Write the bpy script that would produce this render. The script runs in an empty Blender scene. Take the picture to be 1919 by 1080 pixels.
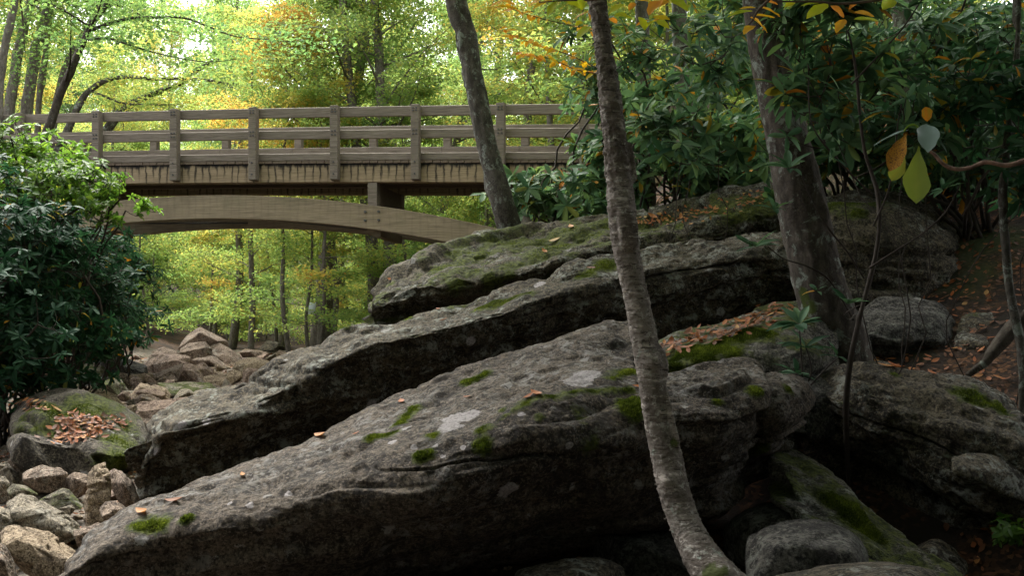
import bpy, math, random
import numpy as np
from mathutils import Vector

# ------------------------------------------------------------------ camera, sky, sun, exposure
SC = bpy.context.scene
COL = SC.collection
CAMZ, F, VH = 1.6, 35.0 / 36.0 * 1919.0, 640.0
cam_d = bpy.data.cameras.new('camera')
cam_d.lens, cam_d.sensor_width = 35.0, 36.0
cam_d.shift_y = (VH - 540.0) / 1919.0
cam_d.clip_start, cam_d.clip_end = 0.05, 2000.0
cam = bpy.data.objects.new('camera', cam_d)
COL.objects.link(cam)
cam.location = (0, 0, CAMZ)
cam.rotation_euler = (math.radians(90), 0, 0)
SC.camera = cam

SUN_ELEV, SUN_AZ = math.radians(58), math.radians(-28)     # azimuth measured from +Y towards +X: behind the bridge, a little left
world = bpy.data.worlds.new('World')
SC.world = world
world.use_nodes = True
wn, wl = world.node_tree.nodes, world.node_tree.links
wn.clear()
w_out = wn.new('ShaderNodeOutputWorld')
w_bg = wn.new('ShaderNodeBackground')
w_sky = wn.new('ShaderNodeTexSky')
w_sky.sky_type = 'NISHITA'
w_sky.sun_disc = False
w_sky.sun_elevation = SUN_ELEV
w_sky.sun_rotation = SUN_AZ
w_sky.air_density, w_sky.dust_density, w_sky.ozone_density = 1.0, 4.0, 1.0
w_hsv = wn.new('ShaderNodeHueSaturation')                  # thin overcast: the blue is washed out to near white
w_hsv.inputs['Saturation'].default_value = 0.08
wl.new(w_sky.outputs[0], w_hsv.inputs['Color'])
wl.new(w_hsv.outputs[0], w_bg.inputs['Color'])
w_bg.inputs['Strength'].default_value = 0.15
wl.new(w_bg.outputs[0], w_out.inputs['Surface'])

sun_d = bpy.data.lights.new('sun', 'SUN')
sun_d.energy, sun_d.angle, sun_d.color = 1.5, math.radians(25), (1.0, 0.95, 0.86)
sun = bpy.data.objects.new('sun', sun_d)
COL.objects.link(sun)
sdir = Vector((math.sin(SUN_AZ) * math.cos(SUN_ELEV), math.cos(SUN_AZ) * math.cos(SUN_ELEV), math.sin(SUN_ELEV)))
sun.rotation_euler = sdir.to_track_quat('Z', 'Y').to_euler()
sun.location = sdir * 60

SC.view_settings.view_transform = 'Standard'
SC.view_settings.look = 'None'
SC.view_settings.gamma = 1.0
SC.view_settings.use_curve_mapping = False
SC.view_settings.exposure = 2.3
SC.render.engine = 'CYCLES'
SC.cycles.max_bounces = 6
SC.cycles.diffuse_bounces = 4
SC.cycles.glossy_bounces = 2
SC.cycles.transmission_bounces = 4
SC.cycles.use_denoising = True
SC.cycles.sample_clamp_indirect = 4.0

# ------------------------------------------------------------------ helpers
RNG = np.random.default_rng(7)


def P(u, v, Y):
    """a point of the place, from where it is seen in the photograph and how far away it stands"""
    return np.array(((u - 959.5) / F * Y, Y, CAMZ + (VH - v) / F * Y))


def proj(p):
    p = np.asarray(p)
    return 959.5 + p[..., 0] / p[..., 1] * F, VH - (p[..., 2] - CAMZ) / p[..., 1] * F


def _hash(ix, iy, iz, seed):
    h = (ix.astype(np.uint32) * np.uint32(374761393) + iy.astype(np.uint32) * np.uint32(668265263)
         + iz.astype(np.uint32) * np.uint32(2147483647) + np.uint32(seed * 974634777 % 4294967295))
    h = (h ^ (h >> np.uint32(13))) * np.uint32(1274126177)
    h = (h ^ (h >> np.uint32(16))) * np.uint32(2246822519)
    h = h ^ (h >> np.uint32(15))
    return h.astype(np.float64) / 4294967295.0 * 2.0 - 1.0


def vnoise(p, seed=0):
    p = np.asarray(p, float)
    i = np.floor(p).astype(np.int64)
    f = p - i
    w = f * f * f * (f * (f * 6 - 15) + 10)
    out = 0
    for dx in (0, 1):
        wx = w[..., 0] if dx else 1 - w[..., 0]
        for dy in (0, 1):
            wy = w[..., 1] if dy else 1 - w[..., 1]
            for dz in (0, 1):
                wz = w[..., 2] if dz else 1 - w[..., 2]
                out = out + wx * wy * wz * _hash(i[..., 0] + dx, i[..., 1] + dy, i[..., 2] + dz, seed)
    return out


ROT = np.array([[0.36, 0.48, -0.8], [-0.8, 0.6, 0.0], [0.48, 0.64, 0.6]])


def bnoise(p, seed=0, k=7.0):
    """blocky noise: flat steps with steep sides, for broken beds of rock"""
    p = np.asarray(p, float)
    i = np.floor(p)
    return vnoise(i + np.clip((p - i - 0.5) * k + 0.5, 0, 1), seed)


def fbm(p, octaves=4, seed=0, gain=0.5, ridge=False):
    p = np.asarray(p, float)
    a, s, t = 1.0, 0.0, 0.0
    for k in range(octaves):
        n = vnoise(p + 17.3 * k, seed + k)
        if ridge:
            n = 1 - 2 * np.abs(n)
        s = s + a * n
        t += a
        a *= gain
        p = (p @ ROT.T) * 2.03
    return s / t


def smooth(a, b, x):
    t = np.clip((x - a) / (b - a), 0, 1)
    return t * t * (3 - 2 * t)


def unit(v):
    v = np.asarray(v, float)
    n = np.linalg.norm(v, axis=-1, keepdims=True)
    return v / np.maximum(n, 1e-12)


def mesh_np(name, verts, faces, shade=True):
    """verts (N,3); faces a list of (M,k) arrays"""
    if isinstance(faces, np.ndarray):
        faces = [faces]
    faces = [np.asarray(f, np.int32) for f in faces if len(f)]
    me = bpy.data.meshes.new(name)
    me.vertices.add(len(verts))
    me.vertices.foreach_set('co', np.ascontiguousarray(verts, np.float32).ravel())
    nl = sum(f.size for f in faces)
    npoly = sum(len(f) for f in faces)
    me.loops.add(nl)
    me.loops.foreach_set('vertex_index', np.concatenate([f.ravel() for f in faces]))
    me.polygons.add(npoly)
    starts, o = [], 0
    for f in faces:
        starts.append(o + np.arange(len(f)) * f.shape[1])
        o += f.size
    me.polygons.foreach_set('loop_start', np.concatenate(starts).astype(np.int32))
    me.polygons.foreach_set('use_smooth', np.full(npoly, shade))
    me.update(calc_edges=True)
    return me


def attr(me, name, vals):
    a = me.attributes.new(name, 'FLOAT', 'POINT')
    a.data.foreach_set('value', np.asarray(vals, np.float32))


def tag(o, label=None, cat=None, group=None, kind=None):
    if label: o['label'] = label
    if cat: o['category'] = cat
    if group: o['group'] = group
    if kind: o['kind'] = kind
    return o


def link(name, me, mat, parent=None, loc=(0, 0, 0)):
    o = bpy.data.objects.new(name, me)
    COL.objects.link(o)
    o.location = loc
    if parent is not None:
        o.parent = parent
    if mat is not None and len(me.materials) == 0:
        me.materials.append(mat)
    return o


def empty(name, loc):
    o = bpy.data.objects.new(name, None)
    COL.objects.link(o)
    o.location = tuple(float(c) for c in loc)
    o.empty_display_size = 0.1
    return o


def build(name, verts, faces, mat, parent=None, loc=None, attrs=None, shade=True):
    """one mesh object from world coordinates; its origin is loc (or its parent's)"""
    verts = np.asarray(verts, float)
    if parent is not None:
        o0 = np.array(parent.location)
        pl = (0, 0, 0)
    else:
        o0 = np.array(loc if loc is not None else (verts[:, 0].mean(), verts[:, 1].mean(), verts[:, 2].min()))
        pl = tuple(float(c) for c in o0)
    me = mesh_np(name, verts - o0, faces, shade)
    for k, v in (attrs or {}).items():
        attr(me, k, v)
    return link(name, me, mat, parent, pl)


class Bag:
    """collects pieces that belong to one mesh"""
    def __init__(self):
        self.v, self.f, self.n, self.a = [], {}, 0, []

    def add(self, v, f, a=None):
        v = np.asarray(v, float)
        for ff in (f if isinstance(f, list) else [f]):
            ff = np.asarray(ff, np.int64)
            if len(ff):
                self.f.setdefault(ff.shape[1], []).append(ff + self.n)
        self.v.append(v)
        self.a.append(np.zeros(len(v)) if a is None else np.broadcast_to(a, (len(v),)))
        self.n += len(v)

    def get(self):
        return np.concatenate(self.v), [np.concatenate(x) for x in self.f.values()], np.concatenate(self.a)


def box(x0, x1, y0, y1, z0, z1):
    v = np.array([(x, y, z) for x in (x0, x1) for y in (y0, y1) for z in (z0, z1)], float)
    f = np.array([(0, 1, 3, 2), (4, 6, 7, 5), (0, 4, 5, 1), (2, 3, 7, 6), (0, 2, 6, 4), (1, 5, 7, 3)])
    return v, f


def spline(pts, n):
    """Catmull-Rom through pts (K,d), n samples evenly in chord length"""
    pts = np.asarray(pts, float)
    if len(pts) == 2:
        t = np.linspace(0, 1, n)[:, None]
        return pts[0] * (1 - t) + pts[1] * t
    d = np.linalg.norm(np.diff(pts[:, :3], axis=0), axis=1)
    s = np.concatenate([[0], np.cumsum(np.maximum(d, 1e-6))])
    m = np.gradient(pts, s, axis=0)
    t = np.linspace(0, s[-1], n)
    k = np.clip(np.searchsorted(s, t, 'right') - 1, 0, len(s) - 2)
    h = (s[k + 1] - s[k])[:, None]
    x = ((t - s[k])[:, None]) / h
    return ((2 * x**3 - 3 * x**2 + 1) * pts[k] + (x**3 - 2 * x**2 + x) * h * m[k]
            + (-2 * x**3 + 3 * x**2) * pts[k + 1] + (x**3 - x**2) * h * m[k + 1])


def frames(c):
    t = unit(np.gradient(c, axis=0))
    ref = np.array((0.0, -1.0, 0.0))
    a = unit(np.cross(t, ref) + 1e-9)
    b = np.cross(a, t)
    return t, a, b


def tube(pts, radii, nring, nseg, cap=True, fn=None):
    """a tapered limb through pts; fn(theta, s) -> radial offset in metres"""
    pts = np.asarray(pts, float)
    r = np.asarray(radii, float)
    if len(r) != len(pts):
        r = np.interp(np.linspace(0, 1, len(pts)), np.linspace(0, 1, len(r)), r)
    c4 = spline(np.column_stack([pts, r]), nring)
    c, r = c4[:, :3], np.maximum(c4[:, 3], 1e-4)
    t, a, b = frames(c)
    th = np.linspace(0, 2 * math.pi, nseg, endpoint=False)
    s = np.concatenate([[0], np.cumsum(np.linalg.norm(np.diff(c, axis=0), axis=1))])
    R = r[:, None] * np.ones((1, nseg))
    if fn is not None:
        R = R + fn(np.broadcast_to(th[None], R.shape), np.broadcast_to(s[:, None], R.shape), R)
    v = c[:, None] + R[..., None] * (np.cos(th)[None, :, None] * a[:, None] + np.sin(th)[None, :, None] * b[:, None])
    i = np.arange(nring - 1)[:, None] * nseg
    j = np.arange(nseg)[None]
    j2 = (j + 1) % nseg
    f = np.stack([i + j, i + j2, i + nseg + j2, i + nseg + j], -1).reshape(-1, 4)
    v = v.reshape(-1, 3)
    fs = [f]
    if cap:
        v = np.concatenate([v, c[:1], c[-1:]])
        n0 = nring * nseg
        q = np.arange(nseg)
        q2 = (q + 1) % nseg
        fs.append(np.stack([np.full(nseg, n0), q2, q], -1))
        e = (nring - 1) * nseg
        fs.append(np.stack([np.full(nseg, n0 + 1), e + q, e + q2], -1))
    return v, fs


# ------------------------------------------------------------------ materials
def mat_new(name):
    m = bpy.data.materials.new(name)
    m.use_nodes = True
    m.node_tree.nodes.clear()
    return m, m.node_tree.nodes, m.node_tree.links


class N:
    """short hand for wiring shader nodes"""
    def __init__(self, name):
        self.m, self.n, self.l = mat_new(name)
        self.out = self.n.new('ShaderNodeOutputMaterial')

    def node(self, typ, props=None, **ins):
        x = self.n.new(typ)
        for k, v in (props or {}).items():
            setattr(x, k, v)
        for k, v in ins.items():
            self.set(x, k.replace('_', ' '), v)
        return x

    def set(self, x, k, v):
        s = x.inputs[int(k)] if k.isdigit() else x.inputs[k]
        if isinstance(v, bpy.types.NodeSocket):
            self.l.new(v, s)
        elif isinstance(v, bpy.types.Node):
            self.l.new(v.outputs[0], s)
        else:
            if s.type == 'RGBA' and len(v) == 3:
                v = (*v, 1)
            s.default_value = v

    def coord(self, rnd=True):
        tc = self.n.new('ShaderNodeTexCoord')
        if not rnd:
            return tc.outputs['Object']
        oi = self.n.new('ShaderNodeObjectInfo')
        ad = self.n.new('ShaderNodeVectorMath')
        ad.operation = 'MULTIPLY_ADD'
        co = self.n.new('ShaderNodeCombineXYZ')
        for k in range(3):
            self.l.new(oi.outputs['Random'], co.inputs[k])
        self.l.new(co.outputs[0], ad.inputs[0])
        ad.inputs[1].default_value = (31, 17, 23)
        self.l.new(tc.outputs['Object'], ad.inputs[2])
        return ad.outputs[0]

    def noise(self, vec, scale, detail=6, rough=0.6, dist=0.0):
        x = self.node('ShaderNodeTexNoise', Scale=scale, Detail=detail, Roughness=rough, Distortion=dist)
        self.l.new(vec, x.inputs['Vector'])
        return x.outputs[0]

    def scale(self, vec, s):
        x = self.n.new('ShaderNodeVectorMath')
        x.operation = 'MULTIPLY'
        self.l.new(vec, x.inputs[0])
        x.inputs[1].default_value = s
        return x.outputs[0]

    def ramp(self, fac, a, b, lo=0.0, hi=1.0):
        x = self.node('ShaderNodeMapRange', {'interpolation_type': 'SMOOTHSTEP'})
        self.l.new(fac, x.inputs[0])
        for k, v in zip((1, 2, 3, 4), (a, b, lo, hi)):
            x.inputs[k].default_value = v
        return x.outputs[0]

    def mix(self, fac, a, b, mode='MIX'):
        x = self.n.new('ShaderNodeMix')
        x.data_type, x.blend_type = 'RGBA', mode
        for s, v in ((x.inputs[0], fac), (x.inputs[6], a), (x.inputs[7], b)):
            if isinstance(v, bpy.types.NodeSocket):
                self.l.new(v, s)
            elif s.type == 'RGBA':
                s.default_value = (*v, 1)
            else:
                s.default_value = v
        return x.outputs[2]

    def math(self, op, a, b=None, c=None):
        x = self.n.new('ShaderNodeMath')
        x.operation = op
        for s, v in zip(x.inputs, (a, b, c)):
            if isinstance(v, bpy.types.NodeSocket):
                self.l.new(v, s)
            elif v is not None:
                s.default_value = v
        return x.outputs[0]

    def attr(self, name):
        x = self.n.new('ShaderNodeAttribute')
        x.attribute_name = name
        return x.outputs['Fac']

    def colramp(self, fac, stops):
        x = self.n.new('ShaderNodeValToRGB')
        self.l.new(fac, x.inputs[0])
        e = x.color_ramp.elements
        while len(e) < len(stops):
            e.new(0.5)
        for el, (p, c) in zip(e, stops):
            el.position, el.color = p, (*c, 1)
        return x.outputs[0]

    def bump(self, h, strength, dist):
        x = self.node('ShaderNodeBump', Strength=strength, Distance=dist)
        self.l.new(h, x.inputs['Height'])
        return x.outputs[0]

    def surf(self, col, rough=0.9, spec=0.3, normal=None):
        b = self.n.new('ShaderNodeBsdfPrincipled')
        for k, v in (('Base Color', col), ('Roughness', rough), ('Specular IOR Level', spec), ('Normal', normal)):
            if v is not None:
                self.set(b, k, v)
        self.l.new(b.outputs[0], self.out.inputs[0])
        return self.m


def rock_mat(name, dark, mid, light, lichen=0.4, moss=0.3, spots=0.0, scale=1.0, lichcol=(0.33, 0.345, 0.30)):
    n = N(name)
    co = n.coord()
    n1 = n.noise(co, 1.3 * scale, 8, 0.62)
    n2 = n.noise(co, 8 * scale, 10, 0.68)
    n3 = n.noise(co, 55 * scale, 5, 0.7)
    c = n.mix(n.ramp(n1, 0.40, 0.60), tuple(x * 0.62 for x in dark), mid)
    c = n.mix(n.ramp(n2, 0.5, 0.68), c, light)
    c = n.mix(n.ramp(n2, 0.46, 0.30, 0.0, 0.75), c, tuple(x * 0.35 for x in dark))
    c = n.mix(n.ramp(n3, 0.52, 0.61, 0, 0.75), c, tuple(min(1, x * 1.6) for x in light))
    c = n.mix(n.ramp(n3, 0.48, 0.39, 0, 0.9), c, tuple(x * 0.3 for x in dark))
    n4 = n.noise(co, 22 * scale, 9, 0.72)
    c = n.mix(n.ramp(n4, 0.525, 0.61, 0, 0.6), c, tuple(min(1, x * 1.35) for x in light))
    c = n.mix(n.ramp(n4, 0.475, 0.39, 0, 0.9), c, tuple(x * 0.28 for x in dark))
    l1 = n.noise(co, 5.5 * scale, 12, 0.78, 0.4)
    l2 = n.noise(co, 1.1 * scale, 3, 0.5)
    lm = n.math('MULTIPLY', n.ramp(l1, 0.515, 0.575), n.ramp(l2, 0.62 - 0.32 * lichen, 0.72 - 0.3 * lichen))
    lm = n.math('MULTIPLY', lm, n.ramp(n4, 0.40, 0.54))
    run = n.noise(n.scale(co, (3.2, 3.2, 0.5)), 1.6 * scale, 6, 0.65)
    c = n.mix(n.ramp(run, 0.53, 0.66, 0, 0.72), c, tuple(x * 0.38 for x in dark))
    lcol = n.mix(n3, tuple(x * 0.75 for x in lichcol), lichcol)
    c = n.mix(n.math('MULTIPLY', lm, min(1.0, 0.5 + lichen)), c, lcol)
    if spots > 0:
        vo = n.node('ShaderNodeTexVoronoi', Scale=7.0 * scale, Randomness=1.0)
        dv = n.node('ShaderNodeVectorMath', {'operation': 'MULTIPLY_ADD'})
        nv = n.node('ShaderNodeTexNoise', Scale=22.0 * scale, Detail=4.0)
        n.l.new(co, nv.inputs['Vector'])
        n.l.new(nv.outputs[1], dv.inputs[0])
        nv.inputs['Detail'].default_value = 8.0
        nv.inputs['Roughness'].default_value = 0.7
        dv.inputs[1].default_value = (0.12, 0.12, 0.12)
        n.l.new(co, dv.inputs[2])
        n.l.new(dv.outputs[0], vo.inputs['Vector'])
        sepc = n.node('ShaderNodeSeparateColor')
        n.l.new(vo.outputs['Color'], sepc.inputs[0])
        rad = n.ramp(sepc.outputs[0], 1.0 - spots, 1.0, 0.0, 0.34)
        sm = n.ramp(n.math('SUBTRACT', rad, vo.outputs['Distance']), 0.0, 0.03)
        sm = n.math('MULTIPLY', sm, n.ramp(n4, 0.38, 0.50, 0.0, 0.8))
        c = n.mix(sm, c, (0.27, 0.26, 0.245))
    n5 = n.noise(co, 15 * scale, 12, 0.8, 0.3)
    c = n.mix(n.math('MULTIPLY', n.ramp(n5, 0.565, 0.605), n.ramp(l2, 0.58 - 0.3 * lichen, 0.68 - 0.3 * lichen, 0, 0.85)), c, lichcol)
    # pale lichen discs placed on the surface
    la = n.attr('lich')
    lam = n.ramp(n.math('ADD', la, n.math('MULTIPLY_ADD', n4, 0.8, -0.4)), 0.46, 0.54)
    c = n.mix(lam, c, n.mix(n.ramp(n3, 0.35, 0.6), (0.17, 0.155, 0.155), (0.33, 0.305, 0.30)))
    # moss
    ge = n.n.new('ShaderNodeNewGeometry')
    sp = n.n.new('ShaderNodeSeparateXYZ')
    n.l.new(ge.outputs['Normal'], sp.inputs[0])
    m1 = n.noise(co, 2.3 * scale, 8, 0.65)
    up = n.ramp(sp.outputs[2], 0.15, 0.8)
    mm = n.math('MULTIPLY', up, n.ramp(m1, 0.70 - 0.25 * moss, 0.78 - 0.25 * moss))
    ma = n.ramp(n.math('ADD', n.attr('moss'), n.math('MULTIPLY_ADD', n4, 1.0, -0.5)), 0.34, 0.52)
    film = n.ramp(n.math('ADD', n.attr('moss'), n.math('MULTIPLY_ADD', n4, 1.6, -0.8)), 0.14, 0.48, 0.0, 0.75)
    mm = n.math('MAXIMUM', mm, n.math('MAXIMUM', ma, film))
    mcol = n.mix(n.ramp(n.noise(co, 30 * scale, 4), 0.35, 0.65), (0.024, 0.032, 0.007), (0.098, 0.115, 0.020))
    c = n.mix(mm, c, mcol)
    h = n.math('ADD', n.math('MULTIPLY', n2, 1.0), n.math('ADD', n.math('MULTIPLY', n3, 0.30), n.math('MULTIPLY', n4, 0.7)))
    h = n.math('ADD', h, n.math('MULTIPLY', mm, n.math('MULTIPLY', n.noise(co, 140, 2), 0.6)))
    return n.surf(c, 0.88, 0.25, n.bump(h, 0.9, 0.05))


def leaf_mat(name, stops, rough=0.5, trans=0.45, spec=0.3, tsat=None, rnd=0.12):
    """two-sided leaf: colour runs along the leaf's own 'tint', with translucency for the light behind it"""
    n = N(name)
    oi = n.n.new('ShaderNodeObjectInfo')
    t = n.math('ADD', n.attr('tint'), n.math('MULTIPLY_ADD', oi.outputs['Random'], 2 * rnd, -rnd))
    c = n.colramp(t, stops)
    b = n.n.new('ShaderNodeBsdfPrincipled')
    n.set(b, 'Base Color', c)
    n.set(b, 'Roughness', rough)
    n.set(b, 'Specular IOR Level', spec)
    tr = n.n.new('ShaderNodeBsdfTranslucent')
    n.set(tr, 'Color', n.mix(1.0, c, tsat or (1.75, 1.75, 1.35), 'MULTIPLY'))
    mx = n.n.new('ShaderNodeMixShader')
    mx.inputs[0].default_value = trans
    n.l.new(b.outputs[0], mx.inputs[1])
    n.l.new(tr.outputs[0], mx.inputs[2])
    n.l.new(mx.outputs[0], n.out.inputs[0])
    return n.m


def bark_mat(name, dark, mid, light, lichen=0.4, ring=False, lichcol=(0.26, 0.29, 0.25)):
    n = N(name)
    co = n.coord()
    st = n.scale(co, (1, 1, 3.4) if ring else (1, 1, 0.45))
    n1 = n.noise(st, 24 if ring else 16, 8, 0.65)
    n2 = n.noise(co, 2.4, 5, 0.6)
    n3 = n.noise(co, 60, 4, 0.7)
    c = n.mix(n.ramp(n1, 0.38, 0.60), dark, mid)
    c = n.mix(n.ramp(n1, 0.58, 0.72), c, light)
    c = n.mix(n.ramp(n2, 0.54, 0.66, 0, 0.75), c, n.mix(n.ramp(n3, 0.4, 0.6), tuple(x * 0.6 for x in dark), mid))
    lm = n.ramp(n.noise(co, 7, 10, 0.75, 0.5), 0.62 - 0.1 * lichen, 0.68 - 0.1 * lichen, 0, 0.85)
    c = n.mix(lm, c, n.mix(n3, tuple(x * 0.6 for x in lichcol), lichcol))
    c = n.mix(n.ramp(n3, 0.45, 0.3, 0, 0.6), c, tuple(x * 0.4 for x in dark))
    ma = n.ramp(n.math('ADD', n.attr('moss'), n.math('MULTIPLY_ADD', n1, 0.8, -0.4)), 0.4, 0.6)
    c = n.mix(ma, c, (0.05, 0.065, 0.014))
    h = n.math('ADD', n1, n.math('MULTIPLY', n3, 0.4))
    return n.surf(c, 0.9, 0.2, n.bump(h, 0.9, 0.014))


def birch_mat():
    n = N('birch_bark')
    co = n.coord()
    base = n.mix(n.ramp(n.noise(co, 4.5, 4), 0.38, 0.62), (0.100, 0.082, 0.068), (0.195, 0.168, 0.145))
    pale = n.noise(n.scale(co, (1, 1, 3.0)), 11, 7, 0.65)
    c = n.mix(n.ramp(pale, 0.54, 0.64, 0, 0.85), base, (0.40, 0.355, 0.31))
    fine = n.noise(co, 90, 4, 0.7)
    c = n.mix(n.ramp(fine, 0.48, 0.32, 0, 0.7), c, (0.06, 0.045, 0.036))
    dash = n.noise(n.scale(co, (1, 1, 7.0)), 15, 5, 0.6)
    c = n.mix(n.ramp(dash, 0.42, 0.36, 0, 0.9), c, (0.040, 0.030, 0.024))
    rough = n.ramp(n.noise(co, 3.1, 3), 0.58, 0.66)
    c = n.mix(n.math('MULTIPLY', rough, n.ramp(n.noise(co, 45, 6, 0.7), 0.42, 0.55)), c, (0.045, 0.036, 0.030))
    c = n.mix(n.ramp(n.noise(co, 8, 10, 0.75, 0.5), 0.60, 0.65, 0, 0.8), c, (0.25, 0.29, 0.25))
    c = n.mix(n.ramp(n.noise(co, 26, 8, 0.75), 0.56, 0.62, 0, 0.75), c, (0.33, 0.315, 0.28))
    c = n.mix(n.ramp(n.noise(co, 19, 8, 0.75), 0.44, 0.38, 0, 0.8), c, (0.05, 0.04, 0.033))
    ma = n.ramp(n.math('ADD', n.attr('moss'), n.math('MULTIPLY_ADD', fine, 0.8, -0.4)), 0.4, 0.6)
    c = n.mix(ma, c, (0.06, 0.07, 0.02))
    h = n.math('ADD', n.math('MULTIPLY', dash, 0.8), n.math('ADD', pale, n.math('MULTIPLY', fine, 0.3)))
    return n.surf(c, 0.85, 0.25, n.bump(h, 0.7, 0.008))


def wood_mat(name, dark, mid, light, stains=0.0, green=0.0, reach=2.6):
    n = N(name)
    tc = n.n.new('ShaderNodeTexCoord')
    co = tc.outputs['Object']
    g = n.scale(co, (1.2, 14, 14))
    n1 = n.noise(g, 3.0, 8, 0.65, 0.3)
    g2 = n.scale(co, (0.4, 45, 45))
    n2 = n.noise(g2, 4.0, 4, 0.6)
    oi = n.n.new('ShaderNodeObjectInfo')
    c = n.mix(n.ramp(n1, 0.35, 0.62), dark, mid)
    c = n.mix(n.ramp(n2, 0.5, 0.64, 0, 0.85), c, light)
    c = n.mix(n.ramp(n2, 0.48, 0.36, 0, 0.85), c, tuple(x * 0.4 for x in dark))
    c = n.mix(n.math('MULTIPLY', oi.outputs['Random'], 0.35), c, tuple(x * 0.75 for x in mid))
    big = n.noise(co, 1.1, 5, 0.6)
    c = n.mix(n.ramp(big, 0.5, 0.7, 0, 0.45), c, tuple(x * 0.55 for x in mid))
    if stains > 0:   # water marks that run down the beam below each gap of the deck
        sx = n.n.new('ShaderNodeSeparateXYZ')
        n.l.new(co, sx.inputs[0])
        jit = n.noise(n.scale(co, (2.2, 0.0, 0.9)), 3.0, 3, 0.6)
        xx = n.math('ADD', sx.outputs[0], n.math('MULTIPLY_ADD', jit, 0.14, -0.07))
        fr = n.math('ABSOLUTE', n.math('SUBTRACT', n.math('FRACT', n.math('DIVIDE', xx, 0.15)), 0.5))
        streak = n.ramp(fr, 0.02, 0.20, 1.0, 0.0)
        vary = n.ramp(n.noise(n.scale(co, (5.0, 0.0, 0.6)), 1.0, 5, 0.7), 0.28, 0.72)
        da = n.attr('drop')
        run = n.ramp(n.math('SUBTRACT', n.math('MULTIPLY_ADD', vary, 1.3, 0.45), da), -0.3, 0.9)
        m = n.math('MULTIPLY', n.math('MULTIPLY', streak, run), stains)
        c = n.mix(m, c, (0.012, 0.010, 0.008))
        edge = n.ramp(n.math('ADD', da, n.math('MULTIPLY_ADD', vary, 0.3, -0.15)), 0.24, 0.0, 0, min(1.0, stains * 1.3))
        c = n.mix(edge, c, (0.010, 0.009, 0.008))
    if green > 0:
        c = n.mix(n.ramp(n.noise(co, 2.0, 5), 0.5, 0.75, 0, green), c, (0.07, 0.08, 0.04))
    return n.surf(c, 0.8, 0.25, n.bump(n.math('ADD', n1, n.math('MULTIPLY', n2, 0.6)), 0.4, 0.006))


def plain_mat(name, col, rough=0.7, spec=0.3, var=0.3, scale=20):
    n = N(name)
    x = n.noise(n.coord(), scale, 5, 0.6)
    return n.surf(n.mix(n.ramp(x, 0.3, 0.7), tuple(c * (1 - var) for c in col), tuple(min(1, c * (1 + var)) for c in col)), rough, spec)


M = {}
M['slab_front'] = rock_mat('rock_front', (0.038, 0.030, 0.022), (0.077, 0.060, 0.044), (0.122, 0.098, 0.074), 0.62, 0.05, 0.22, 1.15, (0.20, 0.19, 0.175))
M['rock_leafy'] = rock_mat('rock_leafy', (0.044, 0.036, 0.027), (0.082, 0.069, 0.053), (0.134, 0.116, 0.088), 0.3, 0.45, 0.03)
M['slab_mid'] = rock_mat('rock_mid', (0.036, 0.030, 0.020), (0.065, 0.055, 0.036), (0.107, 0.086, 0.057), 0.68, 0.2, 0.10, 1.0, (0.24, 0.25, 0.215))
M['slab_top'] = rock_mat('rock_top', (0.037, 0.031, 0.020), (0.069, 0.058, 0.038), (0.111, 0.093, 0.061), 0.7, 0.78, 0.05, 1.0, (0.25, 0.26, 0.225))
M['rock_grey'] = rock_mat('rock_grey', (0.040, 0.033, 0.023), (0.074, 0.061, 0.041), (0.113, 0.093, 0.062), 0.6, 0.3, 0.04, 1.0, (0.24, 0.245, 0.215))
M['rock_moss'] = rock_mat('rock_moss', (0.056, 0.052, 0.042), (0.098, 0.091, 0.073), (0.154, 0.143, 0.119), 0.35, 1.0, 0.03)
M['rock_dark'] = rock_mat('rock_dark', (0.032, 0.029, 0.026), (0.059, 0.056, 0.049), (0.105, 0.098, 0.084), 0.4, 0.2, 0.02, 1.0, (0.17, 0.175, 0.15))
M['stone_tan'] = rock_mat('stone_tan', (0.205, 0.144, 0.089), (0.303, 0.228, 0.148), (0.385, 0.308, 0.215), 0.1, 0.0, 0.0, 1.6, (0.45, 0.40, 0.33))
M['stone_pink'] = rock_mat('stone_pink', (0.216, 0.143, 0.106), (0.315, 0.223, 0.171), (0.405, 0.307, 0.239), 0.2, 0.0, 0.0, 1.6, (0.45, 0.40, 0.37))
M['stone_brown'] = rock_mat('stone_brown', (0.135, 0.096, 0.068), (0.23, 0.170, 0.124), (0.33, 0.255, 0.195), 0.15, 0.04, 0.0, 1.6)
M['stone_pale'] = rock_mat('stone_pale', (0.164, 0.138, 0.098), (0.246, 0.210, 0.154), (0.320, 0.276, 0.207), 0.25, 0.05, 0.0, 1.6, (0.38, 0.36, 0.30))
M['stone_mossy'] = rock_mat('stone_mossy', (0.088, 0.076, 0.052), (0.144, 0.128, 0.088), (0.208, 0.184, 0.128), 0.2, 1.05, 0.0, 1.6)
M['wood'] = wood_mat('weathered_wood', (0.120, 0.098, 0.078), (0.200, 0.168, 0.138), (0.29, 0.25, 0.21), green=0.2)
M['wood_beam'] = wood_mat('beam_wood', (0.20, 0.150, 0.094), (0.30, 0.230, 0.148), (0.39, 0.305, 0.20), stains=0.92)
M['wood_arch'] = wood_mat('arch_wood', (0.175, 0.140, 0.092), (0.265, 0.212, 0.140), (0.35, 0.285, 0.195), stains=0.12, green=0.25)
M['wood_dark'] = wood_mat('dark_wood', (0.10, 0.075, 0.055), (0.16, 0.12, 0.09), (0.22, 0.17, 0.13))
M['iron'] = plain_mat('iron', (0.03, 0.028, 0.026), 0.5, 0.5)
M['birch'] = birch_mat()
M['bark_grey'] = bark_mat('grey_bark', (0.048, 0.043, 0.036), (0.098, 0.087, 0.074), (0.17, 0.158, 0.138), 0.9)
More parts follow.
